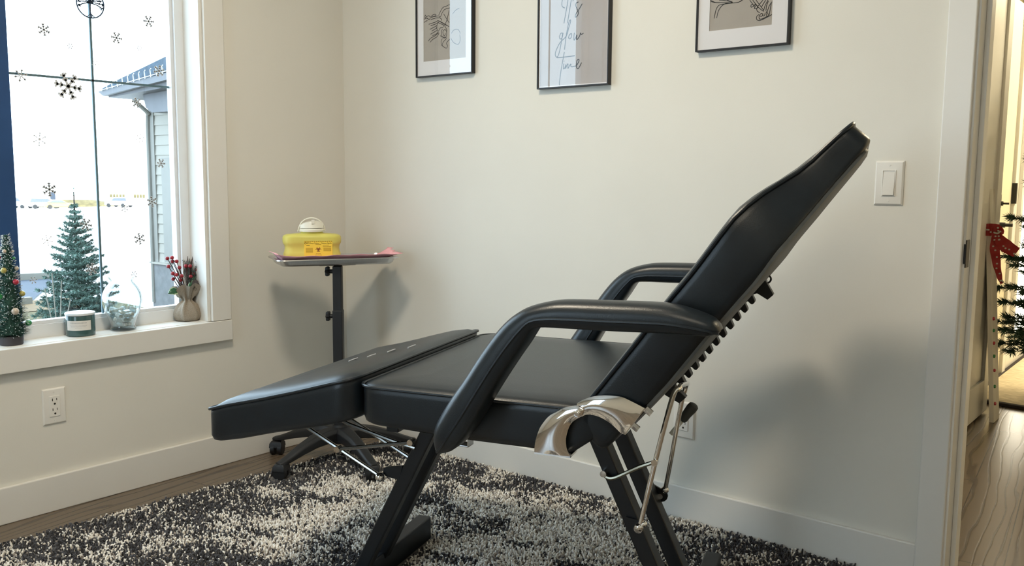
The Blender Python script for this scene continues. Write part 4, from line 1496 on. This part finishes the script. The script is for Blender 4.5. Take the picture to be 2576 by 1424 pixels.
# entry door in the hall's side wall
d2 = struct_empty('door_2')
m = MB()
m.box(HX, HX + .010, 2.70, 3.10, .02, 2.03)
m.build('panel', M['doorpaint'], d2, smooth=0, bevel=.002)
m = MB()
m.box(HX, HX + .026, 2.60, 2.69, 0, 2.10)
m.box(HX, HX + .026, 3.115, 3.19, 0, 2.10)
m.box(HX, HX + .026, 2.60, 3.19, 2.05, 2.13)
m.build('casing', M['trim'], d2, smooth=0, bevel=.002)
m = MB()
m.box(HX + .010, HX + .016, 2.775, 2.83, .945, 1.015)
m.build('lock_plate', M['blackmetal'], d2, smooth=0, bevel=.001)
m = MB()
m.cyl((HX + .016, 2.80, .968), (HX + .030, 2.80, .968), .012, 14)
m.bar((HX + .030, 2.80, .968), (HX + .058, 2.80, .968), .010, .010)
m.build('deadbolt', M['blackmetal'], d2, smooth=30)
m = MB()
m.box(HX + .010, HX + .016, 2.755, 2.80, .835, .895)
m.cyl((HX + .016, 2.78, .857), (HX + .050, 2.78, .857), .014, 14)
m.cyl((HX + .050, 2.78, .857), (HX + .085, 2.78, .857), .009, 14)
m.build('door_lever', M['blackmetal'], d2, smooth=30, bevel=.0005)
m = MB()
m.box(HX + .010, HX + .034, 3.112, 3.135, .962, 1.075)
m.build('hinge', M['blackmetal'], d2, smooth=0, bevel=.001)

# sidelight: a lit frosted pane beyond the door
w2 = struct_empty('window_2')
m = MB()
m.box(HX, HX + .02, 3.36, 3.42, .14, 2.1)
m.box(HX, HX + .02, 4.10, 4.16, .14, 2.1)
m.box(HX, HX + .02, 3.42, 4.10, .14, .20)
m.box(HX, HX + .02, 3.42, 4.10, 2.04, 2.1)
m.build('frame', M['trim'], w2, smooth=0, bevel=.002)
M['daylit'] = mat('daylit frosted pane', (.9, .9, .85), .5, emit=(1.0, .93, .76), es=6)
MB().box(HX, HX + .006, 3.42, 4.10, .20, 2.04).build('pane', M['daylit'], w2, smooth=0)

# leaning white plank with coloured studs
pl = thing('leaning_plank', 'tall narrow whitewashed plank sign leaning by the white hall door', 'sign board', (0, 0, 0))
bt, tp = Vector((2.102, 1.960, 0)), Vector((2.0185, 1.960, 1.068))
ax = (tp - bt).normalized()
MB().bar(bt + Vector((0, .055, .0)) + ax * 0, tp + Vector((0, .055, 0)), .11, .020, up=(1, 0, .08)).build('board', M['plank'], pl, smooth=0, bevel=.0015)
for i, z in enumerate((.471, .418, .361, .302, .238, .165, .087)):
    c = bt + (tp - bt) * (z / 1.068) + Vector((.013, .012, 0))
    MB().ball(c, .0085, 10, 6, (.7, 1, 1)).build('stud', M['green'] if i % 2 else M['red'], pl, label=('green' if i % 2 else 'red') + ' stud')
rb = thing('ribbon_bow', 'red polka dot ribbon tied around the leaning plank', 'ribbon', (2.06, 1.952, .86))


def strip(mb, pts, ws, nrm):
    P = smooth_path(pts, 5)
    W = [q.x for q in smooth_path([(w_, 0, 0) for w_ in ws], 5)]
    vs = []
    for i, p in enumerate(P):
        d = (P[min(i + 1, len(P) - 1)] - P[max(i - 1, 0)]).normalized()
        sd = d.cross(Vector(nrm)).normalized()
        for s_ in (-1, 0, 1):
            vs.append(p + sd * (W[i] * s_) + Vector(nrm) * (.004 * math.sin(i * 1.3 + s_)))
    mb.add(vs, [(3 * i + j_, 3 * i + 3 + j_, 3 * i + 4 + j_, 3 * i + 1 + j_) for i in range(len(P) - 1) for j_ in range(2)])
    return P


dots = MB()
for pts, ws, nm in (([(-.034, -.012, .008), (-.012, -.016, .010), (.010, -.010, .012), (.016, .02, .012)], [.026, .027, .024, .02], 'ribbon_band'),
                    ([(.002, -.020, .0), (.028, -.030, -.030), (.058, -.030, -.060), (.098, -.026, -.085)], [.008, .022, .028, .022], 'ribbon_tail'),
                    ([(.006, -.020, -.01), (.012, -.026, -.070), (.024, -.026, -.140), (.040, -.026, -.200), (.050, -.026, -.225)], [.010, .020, .016, .010, .006], 'ribbon_tail'),
                    ([(.004, -.022, .0), (.020, -.030, .018), (.030, -.028, .0), (.010, -.022, -.010)], [.008, .014, .014, .008], 'ribbon_loop')):
    mb = MB()
    P = strip(mb, pts, ws, (0, -1, 0))
    dd = MB()
    for i, p in enumerate(P):
        if i % 2 == 0:
            dd.ball((p.x + r2.uniform(-.006, .006), p.y - .006, p.z + r2.uniform(-.012, .012)), .0042, 8, 5, (1, .15, 1))
    mb.add(dd.v, dd.f, 1)
    mb.build(nm, [M['ribbon'], M['dot']], rb, smooth=60, recalc=False)


# conifers ----------------------------------------------------------------------
def needles(mb, p, q, ln, w_, n, r_, cone=.9):
    p, q = Vector(p), Vector(q)
    d = (q - p)
    L = d.length
    if L < 1e-5:
        return
    d = d / L
    a = d.orthogonal().normalized()
    b = d.cross(a)
    for k in range(n):
        t_ = (k + r_.random()) / n
        ang = r_.uniform(0, 2 * math.pi)
        e = a * math.cos(ang) + b * math.sin(ang)
        s_ = p + d * (L * t_)
        tip = s_ + (e * cone + d * .75).normalized() * (ln * r_.uniform(.7, 1.15))
        sd = e.cross(d).normalized() * w_
        mb.add([s_ - sd, s_ + sd, tip], [(0, 1, 2)])


def conifer(name, label, loc, height, radius, tiers, per, needle, nw, density, fol, z0, seed, twigs=4, up=.15, cat='tree', power=.9, lead=.1):
    r_ = random.Random(seed)
    t = thing(name, label, cat, loc)
    tr_ = MB()
    tr_.tube([(0, 0, 0), (0, 0, height * .5), (0, 0, height * (1 - lead * .2))], [radius * .06, radius * .04, radius * .012], 7)
    fo = MB()
    for i in range(tiers):
        f = i / (tiers - 1)
        z = z0 + (height * (1 - lead) - z0) * f
        Lb = radius * ((1 - f) ** power) + radius * .05
        nb = max(4, int(per * (1 - f * .55)))
        off = r_.uniform(0, 6.28)
        for k in range(nb):
            a = off + 2 * math.pi * k / nb + r_.uniform(-.2, .2)
            ln = Lb * r_.uniform(.72, 1.08)
            el = up + f * .45 + r_.uniform(-.1, .1)
            d = Vector((math.cos(a) * math.cos(el), math.sin(a) * math.cos(el), math.sin(el)))
            p0 = Vector((0, 0, z))
            pm = p0 + d * ln * .55 + Vector((0, 0, -.05 * ln))
            p1 = p0 + d * ln
            tr_.tube([p0, pm, p1], [radius * .012, radius * .009, radius * .004], 4)
            nn = max(4, int(density * ln / radius))
            needles(fo, p0.lerp(pm, .2), pm, needle, nw, nn, r_)
            needles(fo, pm, p1 + d * needle * .3, needle, nw, nn, r_)
            for q in range(twigs):
                s_ = .30 + .62 * q / max(1, twigs - 1)
                base = p0.lerp(p1, s_)
                for side in (-1, 1):
                    tw_ = Vector((math.cos(a + side * .85), math.sin(a + side * .85), math.sin(el) * .6 + r_.uniform(-.15, .1)))
                    e = base + tw_.normalized() * (ln * .42 * (1.15 - s_))
                    needles(fo, base, e, needle, nw, max(3, int(nn * .6)), r_)
    top = Vector((0, 0, height))
    needles(fo, (0, 0, height * (1 - lead)), top, needle * .7, nw, int(density * .6), r_, .6)
    tr_.build('trunk', M['bark'], t)
    fo.build('foliage', fol, t, smooth=0, recalc=False)
    return t


ht = conifer('christmas_tree', 'bushy artificial green Christmas tree in the hall by the patterned rug', (2.43, 2.42, .020), 2.15, .44, 20, 16, .036, .0030, 60, M['fir'], .33, 4, twigs=5, up=-.05, power=.52)
MB().lathe([(.12, 0), (.13, .01), (.11, .12), (.05, .16), (.03, .30)], n=20).build('tree_stand', M['blackmetal'], ht)

# hall rug
hr = thing('hall_rug', 'cream patterned hall rug with dark bound edge', 'rug', (0, 0, 0))
MB().add([(1.93, 2.36, .001), (3.3, 2.22, .001), (3.6, 5.1, .001), (1.93, 5.1, .001), (1.93, 2.36, .012), (3.3, 2.22, .012), (3.6, 5.1, .012), (1.93, 5.1, .012)],
         [(0, 3, 2, 1), (4, 5, 6, 7), (0, 1, 5, 4), (1, 2, 6, 5), (2, 3, 7, 6), (3, 0, 4, 7)]).build('woven_field', M['hallrug'], hr, smooth=0, bevel=.003)
m = MB()
m.bar((1.92, 2.352, .009), (3.3, 2.212, .009), .035, .016)
m.bar((1.925, 2.34, .008), (1.925, 5.1, .008), .02, .014)
m.build('binding', M['rugedge'], hr, smooth=0, bevel=.004)


# ------------------------------------------------------------------ outside the window
def gz(x):
    d = -x
    return -1.15 - max(0, d - 22) * .0254


vs, fs = [], []
xs = [-.3, -6, -12, -18, -22, -30, -60, -120, -230]
for x in xs:
    for y in (-60, 0, 40, 90, 220):
        vs.append((x, y * (1 if x > -60 else 1.3), gz(x)))
for i in range(len(xs) - 1):
    for k in range(4):
        a = i * 5 + k
        fs.append((a, a + 1, a + 6, a + 5))
structure(MB().add(vs, fs).build('ground', M['snowfield'], smooth=0, recalc=False))
structure(MB().add([(-.3, -8, -1.13), (-12.6, -4, -1.13), (-12.2, 4.2, -1.13), (-13.6, 5.3, -1.13), (-.3, 5.2, -1.13)], [(0, 4, 3, 2, 1)]).build('lawn', M['lawn'], smooth=0, recalc=False))
structure(MB().add([(-12.0, -3, -1.12), (-14.2, -2, -1.12), (-13.4, 5.0, -1.12), (-12.2, 4.3, -1.12)], [(0, 3, 2, 1)]).build('verge_path', M['lawn2'], smooth=0, recalc=False))
structure(MB().add([(-13.6, -3, -1.11), (-18.6, -2, -1.11), (-16.6, 6.2, -1.11), (-13.2, 4.2, -1.11)], [(0, 3, 2, 1)]).build('driveway_road', M['asphalt'], smooth=0, recalc=False))
k = MB()
k.bar((-13.55, -3, -1.07), (-13.15, 4.2, -1.07), .14, .12)
k.bar((-18.7, -2, -1.05), (-16.7, 6.3, -1.05), .30, .14)
structure(k.build('kerb', M['kerb'], smooth=0))

conifer('spruce_tree', 'young blue-green spruce tree on the lawn outside the window', (-9.9, 3.50, -1.13), 2.02, .60, 18, 18, .056, .0060, 40, M['spruce'], .10, 9, twigs=4, up=.10, power=.85, lead=.13)

bs = thing('bare_sapling', 'thin leafless sapling in front of the spruce tree', 'sapling', (-8.9, 2.75, -1.13))
m = MB()
for a, b in ((-.10, .75), (-.03, .95), (.05, .85), (.12, .6)):
    m.tube(smooth_path([(0, 0, 0), (a * .4, a * .5, b * .4), (a, a, b)], 4), .008, 5)
m.build('stem', M['kerb'], bs)

# neighbouring wing
hs = thing('neighbour_house', 'pale lap-sided neighbour house corner under a blue gabled roof', 'house')
HY = 5.30
sd = MB()
z = -.33
k_ = 0
while z < 2.42:
    sd.add([(-10.86, HY - .022, z), (-3, HY - .022, z), (-3, HY - .006, z + .158), (-10.86, HY - .006, z + .158), (-10.86, HY, z), (-3, HY, z)], [(0, 1, 2, 3), (0, 4, 5, 1)])
    z += .158
sd.box(-10.95, -3, HY, HY + .1, -1.2, 2.45)
sd.box(-10.95, -10.85, HY, HY + 6, -1.2, 2.45)
sd.build('siding', M['siding'], hs, smooth=0, recalc=False)
MB().box(-11.0, -10.84, HY - .035, HY + .06, -.34, 2.42).build('corner_trim', M['cornertrim'], hs, smooth=0)
b_ = MB()
b_.box(-11.02, -3, HY - .05, HY + .1, -1.25, -.36)
b_.build('base_course', M['stone'], hs, smooth=0)
MB().box(-11.05, -3, HY - .08, HY + .1, -.36, -.33).build('ledge', M['siding'], hs, smooth=0)
r_ = MB()
YZ = lambda a, b, t: (a, t, b)
r_.prism([(-10.98, 2.40), (-10.52, 2.50), (-9.03, 2.76), (-5, 3.5), (-5, 3.2), (-9.0, 2.55), (-10.9, 2.36)], YZ, 4.50, 11)
r_.build('roof', M['shingle'], hs, smooth=0)
f_ = MB()
f_.prism([(-11.0, 2.36), (-10.85, 2.29), (-9.03, 2.42), (-5, 2.9), (-5, 3.02), (-9.03, 2.52), (-10.9, 2.37)], YZ, 4.46, 4.55)
f_.prism([(-10.85, 2.27), (-9.5, 2.32), (-5, 2.6), (-5, 2.8), (-9.03, 2.42), (-10.85, 2.31)], YZ, 4.55, 5.4)
f_.build('fascia', M['fascia'], hs, smooth=0)
MB().prism([(-10.55, 2.30), (-10.20, 2.30), (-10.12, 2.10), (-9.95, 2.02), (-8.5, 2.02), (-8.5, 2.4), (-10.3, 2.4)], YZ, 4.75, 5.25).build('corbel', M['fascia'], hs, smooth=0)
MB().tube(smooth_path([(-11.05, 5.05, 2.33), (-11.0, 5.08, 2.24), (-10.93, 5.24, 2.06), (-10.985, 5.25, 1.90), (-10.985, 5.25, .2), (-10.985, 5.25, -1.0)], 4), .034, 8).build('downspout', M['cornertrim'], hs)
MB().box(-10.50, -9.9, HY - .12, HY, -.30, 1.36).build('meter_box', M['cornertrim'], hs, smooth=0)
lt = MB()
for i in range(14):
    x = -10.85 + i * .16
    z = 2.40 + (x + 10.98) * .083
    lt.tube([(x, 4.45, z - .05), (x, 4.44, z + .05), (x + .025, 4.44, z + .07)], .008, 5)
lt.tube([(-10.9, 4.44, 2.37), (-8.6, 4.44, 2.57)], .006, 5)
lt.build('light_string', M['snow'], hs)

# our own house above and around the room: keeps the sun off the near lawn
e = MB()
e.box(-.35, 12, -4.7, 9, CEIL + .12, 8.2)
structure(e.build('house_roof', M['exterior'], smooth=0))


# parked vehicles far off
def vehicle(name, label, loc, heading, paint, kind='suv', cat='car'):
    t = thing(name, label, cat, loc, heading)
    YY = lambda a, b, t_: (a, t_, b)
    if kind == 'suv':
        body_ = [(-2.3, .35), (2.3, .35), (2.35, .8), (2.2, 1.0), (1.2, 1.05), (-2.3, 1.05)]
        cab = [(1.15, 1.05), (.45, 1.65), (-2.0, 1.70), (-2.28, 1.05)]
        gl = [(.98, 1.10), (.40, 1.56), (-1.9, 1.60), (-2.1, 1.10)]
    elif kind == 'pickup':
        body_ = [(-2.7, .45), (2.6, .45), (2.65, .95), (2.4, 1.10), (1.2, 1.15), (-2.7, 1.15)]
        cab = [(1.3, 1.15), (.65, 1.80), (-.55, 1.82), (-.75, 1.15)]
        gl = [(1.1, 1.2), (.6, 1.72), (-.45, 1.73), (-.6, 1.2)]
    else:
        body_ = [(-2.2, .30), (2.2, .30), (2.25, .65), (2.0, .82), (1.0, .90), (-2.2, .92)]
        cab = [(1.0, .90), (.2, 1.38), (-1.0, 1.40), (-1.9, .92)]
        gl = [(.85, .93), (.18, 1.31), (-.95, 1.33), (-1.7, .95)]
    MB().prism(body_, YY, -.9, .9).build('car_body', paint, t, smooth=0, bevel=.08)
    MB().prism(cab, YY, -.8, .8).build('cabin', paint, t, smooth=0, bevel=.06)
    MB().prism(gl, YY, -.83, .83).build('window', M['carglass'], t, smooth=0)
    for sx in (-1.45, 1.45):
        for sy in (-.86, .86):
            MB().cyl((sx, sy - .11, .34), (sx, sy + .11, .34), .34, 16).build('wheel', M['tyre'], t, smooth=30)
    return t


def far(px_angle, dist):
    """a place on the ground at a bearing (degrees from +y towards -x) and distance from the doorway side of the room"""
    x = 2.91 - dist * math.sin(R(px_angle))
    y = -2.48 + dist * math.cos(R(px_angle))
    return (x, y, gz(x))


vehicle('parked_car', 'white sport utility car parked beyond the neighbour corner', far(62.6, 165), R(22 + 180), M['carwhite'], 'suv')
vehicle('parked_car', 'silver sport utility car parked beside the yellow car', far(66.4, 160), R(60), M['cargrey'], 'suv')
vehicle('parked_car', 'small yellow car parked above the spruce top', far(65.7, 155), R(70), M['caryellow'], 'sedan')
vehicle('pickup_truck', 'white pickup truck parked next to the navy mullion', far(67.75, 170), R(25), M['carwhite'], 'pickup', 'truck')
# far low buildings
sh = thing('far_shed', 'small white kiosk with a teal window, far across the lot', 'shed', far(65.6, 205), R(25))
MB().box(-2.6, 1.6, -1.5, 1.5, 0, 3.6).build('wall', M['carwhite'], sh, smooth=0)
MB().box(-1.4, -.2, -1.56, -1.5, .9, 2.9).build('window', M['asphalt'], sh, smooth=0)
MB().box(-3.0, 4.2, -1.9, 1.9, 3.6, 3.75).build('roof', M['kerb'], sh, smooth=0)
wh = thing('far_building', 'long white building with a row of square windows far across the lot', 'building', far(62.0, 225), R(28))
MB().box(-6.5, 14, 0, 10, 0, 5.0).build('wall', M['carwhite'], wh, smooth=0)
for x in (-5.2, -4.4, -3.6, -2.8, -2.0, .9, 1.65, 2.4, 3.15):
    MB().box(x, x + .55, -.05, 0, 1.55, 2.3).build('window', M['lawn'], wh, smooth=0)
mo = MB()
mc = Vector(far(64.35, 185))
for k in range(1):
    e1, e2 = Vector((.43, .90, 0)), Vector((-.90, .43, 0))
    ring = [mc + e1 * (9 * math.cos(q) * (1 + .3 * (math.cos(q) > 0))) + e2 * (4 * math.sin(q)) + Vector((0, 0, -.4)) for q in [2 * math.pi * j / 20 for j in range(20)]]
    top = [mc + e1 * (3 * math.cos(q) - 2) + e2 * (1.4 * math.sin(q)) + Vector((0, 0, 1.3)) for q in [2 * math.pi * j / 20 for j in range(20)]]
    mo.loft([ring, top])
tag(mo.build('grass_mound', M['lawn'], smooth=60), 'low olive grass mound far behind the spruce top', 'mound')


# ------------------------------------------------------------------ light
wd = bpy.data.worlds.new('sky')
SC.world = wd
wd.use_nodes = True
bg = wd.node_tree.nodes['Background']
bg.inputs[0].default_value = (.66, .85, 1.0, 1)
bg.inputs[1].default_value = 5.4


def lamp(name, kind, loc, energy, color, rot=(0, 0, 0), **k):
    d = bpy.data.lights.new(name, kind)
    d.energy = energy
    d.color = color
    for q, v in k.items():
        setattr(d, q, v)
    o = bpy.data.objects.new(name, d)
    COL.objects.link(o)
    o.location = loc
    o.rotation_euler = rot
    return o


lamp('sun', 'SUN', (0, 0, 10), 9.0, (1.0, .95, .86), (0, R(71), R(12)), angle=R(.6))
lamp('ceiling_light', 'AREA', (1.35, -1.45, CEIL - .01), 30, (1.0, .88, .69), shape='DISK', size=.40)
lamp('ceiling_light', 'AREA', (2.9, -2.5, CEIL - .01), 15, (1.0, .88, .68), shape='DISK', size=1.1)
lamp('hall_light', 'AREA', (2.9, 3.0, CEIL - .01), 55, (1.0, .86, .58), shape='DISK', size=.5)
lamp('hall_light', 'AREA', (2.9, 4.8, CEIL - .01), 70, (1.0, .86, .58), shape='DISK', size=.5)

# ------------------------------------------------------------------ camera
F_PX = 2261.21
yaw, pit, rol = -.68139, -.115631, .0082143
fw = Vector((math.sin(yaw) * math.cos(pit), math.cos(yaw) * math.cos(pit), math.sin(pit)))
rt = fw.cross(Vector((0, 0, 1))).normalized()
up = rt.cross(fw)
r2_ = rt * math.cos(rol) + up * math.sin(rol)
u2_ = up * math.cos(rol) - rt * math.sin(rol)
cd = bpy.data.cameras.new('camera')
cd.sensor_fit = 'HORIZONTAL'
cd.sensor_width = 36
cd.lens = F_PX / 2576 * 36
cd.clip_start = .05
cd.clip_end = 600
cam = bpy.data.objects.new('camera', cd)
COL.objects.link(cam)
mw = Matrix(((r2_.x, u2_.x, -fw.x, 2.91054), (r2_.y, u2_.y, -fw.y, -2.48061), (r2_.z, u2_.z, -fw.z, 1.07664), (0, 0, 0, 1)))
cam.matrix_world = mw
SC.camera = cam

vs_ = SC.view_settings
vs_.view_transform = 'Standard'
vs_.look = 'None'
vs_.exposure = .22
vs_.gamma = 1
vs_.use_curve_mapping = False
SC.cycles.use_denoising = True
SC.cycles.max_bounces = 10
SC.cycles.transparent_max_bounces = 12
SC.cycles.sample_clamp_indirect = 6
SC.cycles.caustics_reflective = False
SC.cycles.caustics_refractive = False
